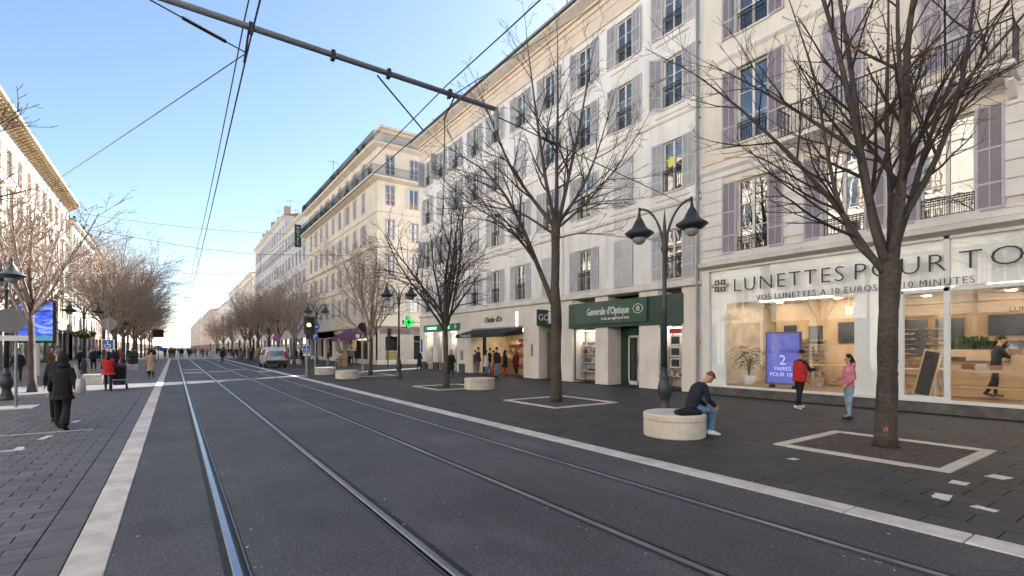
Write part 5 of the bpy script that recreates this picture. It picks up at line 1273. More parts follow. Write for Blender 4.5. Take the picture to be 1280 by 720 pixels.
# 1: the back of the round sign on its white foot slab, left edge
t = thing('road_sign', 'grey back of a round sign on a white foot slab at the left edge', 'road sign', (-3.92, 20.57, 0)); pole(t, 2.95)
disc(MB(), (-.12, 2.62), .37, -.07, -.05).build('round_plate', 'reflect', t); MB().box(-.5, -.07, 2.02, .28, -.05, 2.18).build('small_plate', 'letterw', t); MB().box(-.06, -.05, 2.3, .06, -.03, 2.9).build('bracket', 'steel', t)
MB().bev(-.75, -.5, 0, .45, .5, .03, .006).build('foot_slab', 'tape', t)
# 2: sign post behind the red coat: disc and blue wheelchair sign
def wheelchair(mb, cx, cz, s, y):
    disc(mb, (cx - .02 * s, cz + .33 * s), .07 * s, y - .003, y); mb.box(cx - .06 * s, y - .003, cz - .05 * s, cx + .02 * s, y, cz + .25 * s); mb.box(cx - .06 * s, y - .0035, cz - .07 * s, cx + .24 * s, y - .0005, cz + .01 * s)
    mb.box(cx + .18 * s, y - .003, cz - .32 * s, cx + .25 * s, y, cz - .06 * s); n = 14
    for k in range(10):
        a0, a1 = math.pi * .6 + k * .42, math.pi * .6 + (k + 1) * .42
        P = [(cx - .06 * s + R * s * math.cos(a), cz - .15 * s + R * s * math.sin(a)) for a, R in ((a0, .24), (a1, .24), (a1, .18), (a0, .18))]
        mb.quad(*[(x, y - .003, z) for x, z in P])
    return mb
def wsign(t, z, s=.42, x=0):
    b = MB().bev(-s / 2, -s / 2, 0, s / 2, s / 2, .02); b.v = [(v[0] + x, -.03 - v[2], v[1] + z) for v in b.v]; o = b.build('square_plate', 'letterw', t)
    q = MB().box(x - s * .44, -.055, z - s * .44, x + s * .44, -.051, z + s * .44); q.build('blue_field', 'blue', o); wheelchair(MB(), x, z, s * .9, -.057).build('symbol', 'letterw', o)
t = thing('road_sign', 'wheelchair sign and grey sign back on one post behind the walker in red', 'road sign', (-2.75, 31.9, 0), -CA * .3); pole(t, 3.3); wsign(t, 1.97, .5); disc(MB(), (.02, 3.0), .32, -.02, 0).build('round_plate', 'reflect', t)
# 3: bollard sign and signal on the right kerb
t = thing('road_sign', 'blue wheelchair sign on a low grey post at the right kerb', 'road sign', (6.7, 31.9, 0), -CA * .5); pole(t, 1.7, .075, m='steel'); wsign(t, 1.72, .46); MB().box(-.2, -.05, 1.3, .2, -.03, 1.44).build('small_plate', 'letterw', t)
def signal(loc, lab, rz, lit=None, h=3.6, back=False, scale=1, twin=False):
    t = thing('traffic_light', lab, 'traffic light', loc, rz, 'traffic lights'); pole(t, h, .055, m='iron')
    for i, dx in enumerate(((-.32, .32) if twin else (0,))):
        b = MB().bev(-.17, -.14, h - 1.0, .17, .1, h - .02, .03); o = b.build('signal_head', 'black', t, (dx, -.08, 0))
        MB().box(-.33, .03, h - 1.07, .33, .05, h + .05).build('backing_board', 'black', o)
        for k in range(3):
            z = h - .2 - k * .3; disc(MB(), (0, z), .1, -.17, -.145).build('lens', lit if (lit and k == 1) else 'dark', o)
            v = MB(); P = [(.12 * math.cos(a), z + .12 * math.sin(a)) for a in [i_ * math.pi / 8 for i_ in range(9)]]
            for j in range(8): v.quad((P[j][0], -.14, P[j][1]), (P[j + 1][0], -.14, P[j + 1][1]), (P[j + 1][0], -.32, P[j + 1][1]), (P[j][0], -.32, P[j][1]))
            v.build('visor', 'black', o)
    return t
amber = emit('amber_lens', (1, .42, .05), 9)
signal((7.15, 33.2, 0), 'traffic light with the amber lamp lit, on the right kerb', -CA * .6, amber, 3.75)
MB_ = thing('road_sign', 'blue round and square signs on one post just right of the lit traffic light', 'road sign', (7.75, 34.4, 0), -CA * .5); pole(MB_, 3.4)
disc(MB(), (0, 3.2), .3, -.06, -.04).build('round_plate', 'blue', MB_); q = MB().box(-.2, -.065, 3.16, .2, -.061, 3.24); q.build('symbol', 'letterw', MB_); MB().box(-.2, -.06, 2.35, .2, -.04, 2.75).build('square_plate', 'blue', MB_); MB().box(-.06, -.065, 2.42, .0, -.061, 2.68).box(.0, -.065, 2.54, .1, -.061, 2.68).build('symbol', 'letterw', MB_)
signal((16.6, 44.6, 0), 'unlit traffic light by the cross street, side on, left of the middle lamp', R_(80), None, 3.6)
signal((-1.9, 86, 0), 'pair of traffic lights seen from behind at the left kerb in the distance', 0, None, 4.3, twin=True)
t = thing('road_sign', 'small blue sign on a post at the left kerb below the far traffic lights', 'road sign', (-1.3, 84, 0)); pole(t, 1.9); MB().box(-.45, -.05, 1.3, .45, -.03, 1.75).build('square_plate', 'blue', t)
t = thing('road_sign', 'red and blue round no parking sign above the roof of the silver van', 'road sign', (8.4, 53.5, 0), -CA * .4); pole(t, 3.0); disc(MB(), (0, 2.75), .36, -.06, -.04).build('round_plate', 'red', t); disc(MB(), (0, 2.75), .27, -.066, -.062).build('blue_field', 'blue', t)
b = MB().box(-.3, -.072, -.035, .3, -.068, .035); b.xf(Matrix.Translation((0, 0, 2.75)) @ Matrix.Rotation(R_(45), 4, 'Y')); b.build('bar', 'red', t)
t = thing('road_sign', 'dark round sign seen from behind on a tall grey pole beside the young tree', 'road sign', (11.4, 35.9, 0)); pole(t, 8.0, .06); disc(MB(), (0, 3.3), .36, -.09, -.07).build('round_plate', 'iron', t)
t = thing('sign_board', 'brown chalk board standing by the cafe under the purple awning', 'sign board', (13.2, 47.5, 0), -CA)
for s in (-1, 1):
    b = MB().box(-.45, 0, 0, .45, .04, 1.3); b.xf(Matrix.Rotation(R_(9 * s), 4, 'X')); b.v = [(x, y - s * .2 * -1, z) for x, y, z in b.v]; b.build('panel', 'woodd', t)
# big blue screen
t = thing('advert_screen', 'big lit blue advertising screen on a pale column on the left pavement', 'screen', (-7.25, 42.6, 0), -R_(4))
MB().box(-.2, -.12, 0, .2, .12, 2.2).build('column', 'frame', t); MB().bev(-.98, -.14, 2.1, .98, .14, 4.85, .03).build('case', 'black', t)
m, tt, b = _new('screen_picture'); n_, l_ = tt.nodes, tt.links
tc = n_.new('ShaderNodeTexCoord'); no = n_.new('ShaderNodeTexNoise'); no.inputs['Scale'].default_value = 1.3; no.inputs['Distortion'].default_value = 1.5
mp = n_.new('ShaderNodeMapping'); mp.inputs['Scale'].default_value = (.8, 1, 2.2); l_.new(tc.outputs['Object'], mp.inputs[0]); l_.new(mp.outputs[0], no.inputs['Vector'])
cr = n_.new('ShaderNodeValToRGB'); e = cr.color_ramp.elements; e[0].position = .35; e[0].color = (.02, .06, .5, 1); e[1].position = .62; e[1].color = (.3, .42, .85, 1); x = e.new(.5); x.color = (.08, .16, .75, 1)
l_.new(no.outputs['Fac'], cr.inputs[0]); l_.new(cr.outputs[0], b.inputs['Emission Color']); b.inputs['Emission Strength'].default_value = .3; b.inputs['Base Color'].default_value = (.02, .02, .03, 1)
MB().quad((-.86, -.145, 2.3), (.86, -.145, 2.3), (.86, -.145, 4.75), (-.86, -.145, 4.75)).build('picture', m, t)
MB().quad((-.86, -.15, 2.24), (.86, -.15, 2.24), (.86, -.15, 2.52), (-.86, -.15, 2.52)).build('green_band', emit('screen_green', (.05, .2, .25), .3), t)
# cafe tables: dark cloths
for k, (x, y) in enumerate(((13.4, 49.2), (12.6, 45.9))):
    t = thing('cafe_table', ['small cafe table behind the chalk board', 'small cafe table left of the chalk board'][k], 'table', (x, y, 0), 0, 'cafe tables under the purple awning')
    MB().lathe([(.34, .7), (.36, .72), (.36, .74)], 14).build('tabletop', 'awnp', t); MB().tube([(0, 0, 0), (0, 0, .7)], .03, 6).build('leg', 'iron', t)
# ------------------------------------------------------------------ overhead line
def cable(nm, lab, P, rad=.012, sag=0., cat='overhead wire', grp=None, m='wire', n=10, parent=None):
    pts = []
    for i in range(len(P) - 1):
        a, b = Vector(P[i]), Vector(P[i + 1])
        for k in range(n): s = k / n; q = a.lerp(b, s); q.z -= sag * 4 * s * (1 - s); pts.append(q)
    pts.append(Vector(P[-1])); o = MB().tube(pts, rad, 5).build(nm, m, parent)
    return tag(o, lab, cat, grp) if lab else o
t = thing('tram_mast', 'long grey tube reaching over both tram tracks from a mast on the left', 'tram mast', (0, 8.3, 0))
MB().tube([(-4.9, 0, 6.66), (0, 0, 6.66), (5.35, 0, 6.64)], [.05, .048, .046], 12).build('arm', 'armst', t, smooth=True)
MB().lathe([(.2, 0), (.2, .3), (.13, .34), (.11, 8.0), (.1, 8.05)], 14, (-4.95, 0)).build('mast', 'armst', t, smooth=True)
MB().tube([(5.35, 0, 6.66), (5.37, 0, 6.2)], [.05, .045], 8).build('end_stub', 'armst', t)
for k, x in enumerate((.95, 2.15, 3.1, 4.3)): MB().box(x - .03, -.056, 6.57, x + .03, .056, 6.715).build('clamp', 'iron', t)
for a, b in (((.92, 0, 6.6), (.9, .4, 6.3)), ((2.9, 0, 6.55), (4.25, 1.1, 6.35)), ((4.4, 0, 6.6), (4.3, .25, 6.25))): MB().tube([a, b], .016, 5).build('steady_rod', 'iron', t)
WZ = 6.42
cable('contact_wire', 'contact wire over the left tram track, the thicker lower one', [(.93, -12, WZ), (.93, 8.3, WZ), (1.1, 33, WZ), (1.1, 66, WZ), (1.15, 99, WZ), (1.15, 180, WZ)], .014, .02, grp='overhead wires')
cable('messenger_wire', 'upper wire running above the contact wire of the left tram track', [(.87, -12, 7.2), (.87, 8.3, 6.78), (1.0, 33, 7.2), (1.1, 66, 7.2), (1.15, 180, 7.2)], .011, .25, grp='overhead wires')
cable('contact_wire', 'contact wire over the right tram track, the lower of the pair', [(4.45, -12, WZ), (4.33, 8.3, WZ), (4.3, 33, WZ), (4.3, 66, WZ), (4.3, 180, WZ)], .014, .02, grp='overhead wires')
cable('messenger_wire', 'upper wire running above the contact wire of the right tram track', [(4.25, -12, 7.2), (4.25, 8.3, 6.8), (4.3, 33, 7.2), (4.3, 66, 7.2), (4.3, 180, 7.2)], .012, .25, grp='overhead wires')
cable('span_wire', 'long wire slanting from the left track wires down to the ivory palace front', [(1.05, 9.8, 7.05), (-12.9, 62.3, 13.7)], .012, .1, 'span wire', 'span wires')
w_ = cable('span_wire', 'wire with a thick black insulator at the top left, ending at the left track wires', [(1.05, 9.8, 7.05), (-5.0, 6.6, 6.95)], .012, 0, 'span wire', 'span wires')
MB().tube([(.1, 9.3, 7.035), (.72, 9.625, 7.045)], .03, 7).build('insulator', 'black', w_)
w_ = cable('span_wire', 'wire from the end of the grey arm to the wall of the long block', [(5.35, 8.3, 6.5), (17.25, 12.6, 7.8)], .014, 0, 'span wire', 'span wires')
MB().tube([(7, 8.9, 6.68), (7.6, 9.11, 6.745)], .035, 7).build('insulator', 'black', w_)
cable('span_wire', 'nearer of the two thin wires crossing the whole street in the distance', [(-12.9, 103, 23.2), (17.3, 98, 22.8)], .03, .6, 'span wire', 'span wires')
cable('span_wire', 'farther of the two thin wires crossing the whole street in the distance', [(-12.9, 150, 21.0), (17.3, 134, 20.3)], .04, 1.0, 'span wire', 'span wires')
cable('span_wire', 'thin wire hanging down from the right track wires beside the slim tree', [(4.5, 8.9, 6.5), (7.05, 14, 7.0), (9.6, 19.4, 5.2)], .012, 0, 'span wire', 'span wires')
cable('span_wire', 'short wire from the right track wires to the eaves of the long pale block', [(4.4, 8.6, 6.7), (17.0, 17, 18.6)], .012, 0, 'span wire', 'span wires')
for k, y in enumerate((33, 66, 99)):
    t = thing('tram_mast', ['nearest of the thin cross wires carrying the tram wires', 'second cross wire carrying the tram wires', 'third cross wire carrying the tram wires'][k], 'cross wire', (0, y, 0), 0, 'cross wires over the tracks')
    MB().tube([(-12.9, 0, 9.2), (-4, 0, 7.9), (1.1, 0, 7.45), (4.3, 0, 7.45), (9, 0, 7.9), (17.3, 0, 9.2)], .012, 4).build('wire', 'wire', t)
    for x in (1.1, 4.3): MB().tube([(x, 0, 6.42), (x, 0, 7.45)], .012, 4).build('hanger', 'wire', t)
# ------------------------------------------------------------------ silver van seen from behind
v = thing('parked_van', 'silver grey small van seen from behind, standing on the right pavement side', 'van', (7.35, 48.9, 0), 0)
M['vanp'] = mat('silver_paint', (.6, .61, .62), .3, .06, 2, metal=.3, coat=.5); M['vang'] = pane_mat('van_glass', (.03, .035, .04))
def vsec(y, zb, zs, zt, wb, ws, wt): return [(-wb, y, zb), (-ws, y, zb + .25), (-ws, y, zs), (-wt, y, zt - .08), (-wt + .12, y, zt), (wt - .12, y, zt), (wt, y, zt - .08), (ws, y, zs), (ws, y, zb + .25), (wb, y, zb)]
MB().ring_loft([vsec(-2.05, .42, 1.0, 1.66, .74, .84, .7), vsec(-2.12, .36, 1.05, 1.5, .76, .87, .72), vsec(-1.9, .3, 1.1, 1.84, .78, .9, .74), vsec(-.5, .28, 1.12, 1.86, .78, .9, .75), vsec(.6, .28, 1.12, 1.82, .78, .9, .74), vsec(1.05, .28, 1.08, 1.5, .78, .9, .72),
                vsec(1.35, .28, 1.0, 1.1, .78, .89, .74), vsec(2.0, .32, .85, .95, .74, .84, .7), vsec(2.12, .4, .7, .8, .68, .76, .62)]).build('body', 'vanp', v, smooth=False)
b = MB().add([(-.6, -2.03, 1.12), (.6, -2.03, 1.12), (.54, -1.93, 1.6), (-.54, -1.93, 1.6), (-.6, -2.16, 1.1), (.6, -2.16, 1.1), (.54, -2.06, 1.58), (-.54, -2.06, 1.58)], [(4, 5, 6, 7), (0, 1, 5, 4), (1, 2, 6, 5), (2, 3, 7, 6), (3, 0, 4, 7)]); b.build('rear_window', 'vang', v)
for s in (-1, 1):
    MB().add([(s * .885, -1.7, 1.14), (s * .885, .9, 1.14), (s * .79, .6, 1.68), (s * .79, -1.6, 1.68), (s * .905, -1.7, 1.14), (s * .905, .9, 1.14), (s * .8, .6, 1.7), (s * .8, -1.6, 1.7)], [(4, 5, 6, 7), (0, 1, 5, 4), (2, 3, 7, 6), (1, 2, 6, 5), (3, 0, 4, 7)]).build('side_window', 'vang', v)
    MB().bev(s * .72 - .07, -2.16, .85, s * .72 + .1 * s + .04, -2.05, 1.4, .02).build('tail_light', mat('tail_lens', (.35, .02, .02), .25), v)
    MB().ell((s * 1.0, .8, 1.2), (.1, .07, .1), 8, 6).build('wing_mirror', 'black', v)
    for y in (-1.35, 1.35):
        o = MB().lathe([(.2, -.1), (.31, -.1), (.33, -.07), (.33, .07), (.31, .1), (.2, .1)], 20).build('tyre', 'rubber', None); o.parent = v; o.location = (s * .8, y, .33); o.rotation_euler = (0, math.pi / 2, 0)
        q = MB().lathe([(.02, -.09), (.2, -.09), (.2, .09), (.02, .095)], 12).build('rim', 'steel', o)
MB().bev(-.86, -2.24, .4, .86, -2.04, .68, .04).build('rear_bumper', 'black', v); MB().box(-.26, -2.17, .78, .26, -2.14, .9).build('number_plate', 'letterw', v); MB().box(-.01, -2.15, .7, .01, -2.12, 1.1).build('door_seam', 'black', v)
# ------------------------------------------------------------------ folded boards / kiosk by the cafe, pushchair
st = thing('pushchair', 'dark pushchair in front of the walker in the red coat', 'pushchair', (-1.98, 27.2, 0), R_(6))
fr = MB()
for s in (-.24, .24):
    fr.tube([(s, -.45, 1.02), (s, -.25, .8), (s, .35, .2)], .014, 6); fr.tube([(s, -.3, .16), (s, .1, .62), (s, .3, .75)], .014, 6)
fr.tube([(-.24, -.45, 1.02), (.24, -.45, 1.02)], .018, 6); fr.build('frame', 'steel', st)
MB().ring_loft([[(x, y, z) for x, y, z in [(-.22, -.2, .45), (.22, -.2, .45), (.22, .32, .42), (-.22, .32, .42)]], [(-.23, -.34, .95), (.23, -.34, .95), (.23, -.2, .95), (-.23, -.2, .95)]]).build('seat', 'black', st)
h = MB(); rings = []
for k in range(7): a = k * math.pi / 9 + .1; rings.append([(x, -.25 + .34 * math.sin(a) - .06, .72 + .38 * math.cos(a) + .0) for x in (-.25, -.12, 0, .12, .25)] + [(x, -.25 + .31 * math.sin(a) - .06, .72 + .35 * math.cos(a)) for x in (.25, .12, 0, -.12, -.25)])
h.ring_loft(rings).build('hood', mat('grey_hood', (.12, .13, .14), .8), st)
MB().box(-.2, -.3, .2, .2, .2, .38).build('basket', 'black', st)
for x in (-.26, .26):
    for y in (-.3, .35): o = MB().lathe([(.04, -.025), (.11, -.025), (.12, 0), (.11, .025), (.04, .025)], 14).build('wheel', 'rubber', None); o.parent = st; o.location = (x, y, .12); o.rotation_euler = (0, math.pi / 2, 0)
# ------------------------------------------------------------------ people
def pose_joints(h=1.75, legs=((10, 5), (-10, 5)), arms=((5, 10), (-5, 10)), lean=0, head=0, seat=None, splay=4, armout=8, inward=(0, 0), hy=0, legsplay=3, curve=0):
    """legs (hip pitch, knee bend), arms (shoulder pitch, elbow bend) in degrees, left then right; faces +Y"""
    k = h / 1.75; J = {}; pel = Vector((0, 0, .93 * k)); up = Vector((0, math.sin(R_(lean)), math.cos(R_(lean))))
    up2 = Vector((0, math.sin(R_(lean + curve)), math.cos(R_(lean + curve))))
    J['pel'] = pel; J['waist'] = pel + up * .16 * k; J['chest'] = J['waist'] + (up + up2).normalized() * .22 * k; J['neck'] = J['chest'] + up2 * .16 * k
    ha = R_(lean + curve + head); hu = Vector((0, math.sin(ha), math.cos(ha))); J['headbase'] = J['neck'] + (hu + up2).normalized() * .07 * k; J['head'] = J['headbase'] + hu * .12 * k + Vector((0, .015 * k, 0)); J['hu'] = hu
    J['fw'] = Vector((0, math.cos(ha), -math.sin(ha))); J['up'] = up; J['up2'] = up2
    for i, s in enumerate((-1, 1)):
        hip = pel + Vector((s * .085 * k, 0, -.03 * k)); a, kb = legs[i]; sp = R_(legsplay) * s
        th = Vector((math.sin(sp) * .9, math.sin(R_(a)), -math.cos(R_(a)))).normalized(); kn = hip + th * .42 * k
        sh = Vector((math.sin(sp) * .2, math.sin(R_(a - kb)), -math.cos(R_(a - kb)))).normalized(); an = kn + sh * .40 * k
        J['hip%d' % i], J['kn%d' % i], J['an%d' % i] = hip, kn, an
        S = J['chest'] + up2 * .105 * k + Vector((s * .175 * k, 0, 0)); b, e = arms[i]; out = R_(armout)
        ua = Vector((s * math.sin(out), math.sin(R_(b)), -math.cos(R_(b)))).normalized(); el = S + ua * .285 * k
        fa = Vector((s * math.sin(out) - s * inward[i], math.sin(R_(b + e)), -math.cos(R_(b + e)))).normalized(); wr = el + fa * .25 * k
        J['sh%d' % i], J['el%d' % i], J['wr%d' % i], J['fa%d' % i] = S, el, wr, fa
    z = min(J['an0'].z, J['an1'].z) - .085 * k if seat is None else J['pel'].z - seat - .12 * k
    for q in J:
        if q not in ('hu', 'fw', 'up', 'up2', 'fa0', 'fa1'): J[q] = J[q] - Vector((0, 0, z))
    J['k'] = k; return J
def ering(c, ax_x, ax_y, rx, ry, n=14): return [c + ax_x * rx * math.cos(2 * math.pi * j / n) + ax_y * ry * math.sin(2 * math.pi * j / n) for j in range(n)]
XV = Vector((1, 0, 0))
def torso_rings(J, spec):
    out = []
    P = [J['pel'] - J['up'] * .1 * J['k'], J['pel'], J['waist'], J['chest'], J['neck']]
    for t, rx, ry in spec:
        i = min(3, int(t)); f = t - i; c = P[i].lerp(P[i + 1], f); u = (J['up'] if t < 2 else (J['up'] + J['up2']).normalized() if t < 3 else J['up2']); fy_ = XV.cross(u) * -1
        out.append(ering(c, XV, fy_, rx * J['k'], ry * J['k']))
    return out
def seg(mb, a, b, ra, rb, n=10):
    d = (b - a); L = d.length; d = d.normalized()
    mb.tube([a - d * ra * .75, a - d * ra * .35, a, a.lerp(b, .35), b, b + d * rb * .4, b + d * rb * .8], [ra * .45, ra * .88, ra, ra * .65 + rb * .4, rb, rb * .88, rb * .45], n)
def solid(mb, vox, name, m, smooth_it=4):
    me = mb.mesh('tmp', m); o = bpy.data.objects.new('tmp', me); COL.objects.link(o)
    md = o.modifiers.new('r', 'REMESH'); md.mode = 'VOXEL'; md.voxel_size = vox; md.use_smooth_shade = True
    if smooth_it: sm = o.modifiers.new('s', 'SMOOTH'); sm.factor = .5; sm.iterations = smooth_it
    dg = bpy.context.evaluated_depsgraph_get(); out = bpy.data.meshes.new_from_object(o.evaluated_get(dg)); COL.objects.unlink(o); bpy.data.objects.remove(o)
    out.name = name; out.materials.clear(); out.materials.append(M[m] if isinstance(m, str) else m)
    out.polygons.foreach_set('use_smooth', [True] * len(out.polygons)); return out
def body_mb(J, fingers=True, grip=(50, 50)):
    k = J['k']; mb = MB(); H, hu, fw = J['head'], J['hu'], J['fw']; rot = Matrix((XV, fw, hu)).transposed()
    mb.ell(H + hu * .02 * k, (.075 * k, .092 * k, .105 * k), 14, 10, rot=rot); mb.ell(H + fw * .022 * k - hu * .055 * k, (.052 * k, .062 * k, .062 * k), 12, 8, rot=rot)
    mb.ell(H + fw * .098 * k - hu * .012 * k, (.013 * k, .02 * k, .026 * k), 8, 6, rot=rot)
    for s in (-1, 1): mb.ell(H + XV * s * .077 * k - fw * .005 * k, (.012 * k, .022 * k, .034 * k), 8, 6, rot=rot)
    seg(mb, J['chest'] + J['up2'] * .1 * k, H - hu * .04 * k, .058 * k, .05 * k, 12)
    mb.ring_loft(torso_rings(J, [(0.2, .1, .08), (.6, .14, .1), (1.2, .135, .095), (2, .115, .085), (3, .14, .1), (3.5, .13, .085), (3.9, .07, .06)]))
    for i in (0, 1):
        s = -1 if i == 0 else 1
        seg(mb, J['sh%d' % i] - XV * s * .03 * k, J['el%d' % i], .045 * k, .034 * k); seg(mb, J['el%d' % i], J['wr%d' % i], .036 * k, .025 * k)
        seg(mb, J['hip%d' % i], J['kn%d' % i], .072 * k, .047 * k); seg(mb, J['kn%d' % i], J['an%d' % i], .047 * k, .032 * k); seg(mb, J['an%d' % i], J['an%d' % i] + Vector((0, .13 * k, -.045 * k)), .032 * k, .025 * k)
        fa = J['fa%d' % i]; w = J['wr%d' % i]; side = fa.cross(XV); side = Vector((0, 0, 1)).cross(fa) if side.length < .2 else side.normalized()
        wide = fa.cross(Vector((s, 0, 0))).normalized() if abs(fa.x) < .8 else Vector((0, 0, 1)); nrm = wide.cross(fa).normalized()
        palm_ = w + fa * .05 * k; mb.ring_loft([ering(w + fa * q * k, wide, nrm, rw * k, rn * k, 10) for q, rw, rn in ((-.01, .024, .02), (.02, .034, .018), (.055, .042, .017), (.09, .04, .015), (.098, .025, .008))])
        if fingers:
            for j, L in enumerate((.068, .078, .074, .058)):
                b_ = w + fa * .09 * k + wide * (.03 - .02 * j) * k; g_ = R_(grip[i]); curl = -nrm * s * (1 if i == 0 else 1)
                p1 = b_ + (fa * math.cos(g_ * .4) + curl * math.sin(g_ * .4)) * L * .45 * k; p2 = p1 + (fa * math.cos(g_) + curl * math.sin(g_)) * L * .35 * k; p3 = p2 + (fa * math.cos(g_ * 1.4) + curl * math.sin(g_ * 1.4)) * L * .25 * k
                mb.tube([b_ - fa * .02 * k, b_, p1, p2, p3], [.009 * k, .0095 * k, .009 * k, .008 * k, .006 * k], 6)
            tb = w + fa * .03 * k + wide * .03 * k; mb.tube([tb, tb + (fa * .6 + wide * .6) * .035 * k, tb + (fa * .85 + wide * .5) * .07 * k], [.013 * k, .011 * k, .008 * k], 6)
    return mb
def top_mb(J, ease=1., length=0, hood=False, collar=True, skirt=.2):
    k = J['k']; mb = MB(); e = ease
    sp = [(0.0, .165 * e, .125 * e), (.5, .168 * e, .125 * e), (1.2, .155 * e, .118 * e), (2, .15 * e, .115 * e), (2.6, .168 * e, .125 * e), (3, .18 * e, .125 * e), (3.45, .165 * e, .105 * e), (3.8, .1 * e, .08 * e), (3.98, .07, .065)]
    mb.ring_loft(torso_rings(J, sp))
    if length:
        c = J['pel'] - J['up'] * .08 * k; leg = ((J['kn0'] + J['kn1']) / 2 - J['pel']); d = leg.normalized(); P = [c, c + d * length * .4, c + d * length]
        mb.ring_loft([ering(P[0], XV, Vector((0, 1, 0)), .165 * e * k, .13 * e * k), ering(P[1], XV, Vector((0, 1, 0)), .18 * e * k, .15 * e * k), ering(P[2], XV, Vector((0, 1, 0)), (.18 + skirt * .25) * e * k, (.16 + skirt * .3) * e * k)])
    for i in (0, 1):
        s = -1 if i == 0 else 1
        seg(mb, J['sh%d' % i] - XV * s * .035 * k - Vector((0, 0, .012 * k)), J['el%d' % i], .064 * e * k, .052 * e * k, 12); seg(mb, J['el%d' % i], J['el%d' % i].lerp(J['wr%d' % i], .9), .053 * e * k, .04 * e * k, 12)
    if collar: mb.ring_loft([ering(J['neck'].lerp(J['headbase'], -.6), XV, Vector((0, 1, 0)), .08 * k, .075 * k), ering(J['neck'].lerp(J['headbase'], .4), XV, Vector((0, 1, 0)), .064 * k, .064 * k)])
    if hood: mb.ell(J['neck'] - J['fw'] * .085 * k + J['up2'] * .02 * k, (.11 * k, .075 * k, .1 * k), 12, 8)
    return mb
def legs_mb(J, e=1., flare=1., slim=1.):
    k = J['k']; mb = MB(); mb.ring_loft(torso_rings(J, [(0.15, .125 * e, .1 * e), (.55, .158 * e, .12 * e), (1.0, .158 * e, .118 * e), (1.5, .145 * e, .108 * e)]))
    for i in (0, 1):
        seg(mb, J['hip%d' % i], J['kn%d' % i], .089 * e * slim * k, .064 * e * slim * k, 12); a = J['kn%d' % i].lerp(J['an%d' % i], .93); seg(mb, J['kn%d' % i], a, .063 * e * slim * k, .046 * e * flare * k, 12)
    return mb
def shoes_mb(J):
    k = J['k']; mb = MB()
    for i in (0, 1):
        a = J['an%d' % i]; d = (J['an%d' % i] - J['kn%d' % i]).normalized(); pitch = math.atan2(d.y, -d.z) * .7; F_ = Vector((0, math.cos(pitch), math.sin(pitch))); U = Vector((0, -math.sin(pitch), math.cos(pitch)))
        s = -1 if i == 0 else 1; F_ = (F_ + XV * s * .12).normalized(); X_ = F_.cross(U).normalized(); c = a - U * .04 * k
        mb.ring_loft([[c + F_ * f * k + X_ * w_ * k * math.cos(t) + U * (hh * k * max(-.62, math.sin(t)) + o_ * k) for t in [2 * math.pi * j / 12 for j in range(12)]] for f, w_, hh, o_ in ((-.075, .02, .03, -.012), (-.06, .036, .055, 0), (.0, .042, .07, .005), (.06, .045, .05, -.008), (.13, .05, .038, -.016), (.18, .042, .03, -.02), (.2, .02, .018, -.026))])
    return mb
def hair_mb(J, kind='short'):
    k = J['k']; mb = MB(); H, hu, fw = J['head'], J['hu'], J['fw']; rot = Matrix((XV, fw, hu)).transposed()
    if kind == 'short': mb.ell(H + hu * .042 * k - fw * .016 * k, (.083 * k, .094 * k, .094 * k), 14, 10, rot=rot); mb.ell(H + fw * .06 * k + hu * .095 * k, (.05 * k, .035 * k, .024 * k), 10, 6, rot=rot)
    if kind in ('long', 'bun'):
        mb.ell(H + hu * .038 * k - fw * .018 * k, (.088 * k, .1 * k, .1 * k), 14, 10, rot=rot); D_ = -hu * .6 - fw * .5 - Vector((0, 0, .6)); D_.normalize()
        p = H - fw * .05 * k
        if kind == 'long': mb.tube([p, p + D_ * .12 * k, p + Vector((0, -.06 * k, -.24 * k)), p + Vector((0, -.05 * k, -.36 * k))], [.085 * k, .085 * k, .075 * k, .03 * k], 12)
        else: mb.ell(H - fw * .1 * k + hu * .08 * k, (.04 * k,) * 3, 10, 8)
    if kind == 'hood': mb.ell(H + hu * .01 * k - fw * .035 * k, (.112 * k, .118 * k, .14 * k), 14, 10, rot=rot); mb.ell(J['neck'] + J['up2'] * .03 * k - fw * .03 * k, (.115 * k, .1 * k, .09 * k), 12, 8)
    if kind == 'cap':
        mb.ell(H + hu * .045 * k - fw * .01 * k, (.086 * k, .1 * k, .088 * k), 14, 10, rot=rot); mb.ring_loft([ering(H + fw * q * k + hu * .055 * k, XV, hu, w_ * k, .008 * k, 10) for q, w_ in ((.07, .07), (.11, .062), (.145, .03))])
    return mb
SKIN = mat('skin', (.5, .3, .21), .55, .08, 8); SKIN2 = mat('tanned_skin', (.36, .2, .13), .55, .08, 8)
def cloth(nm, c): return mat(nm, c, .88, .3, 9, 1, 14)
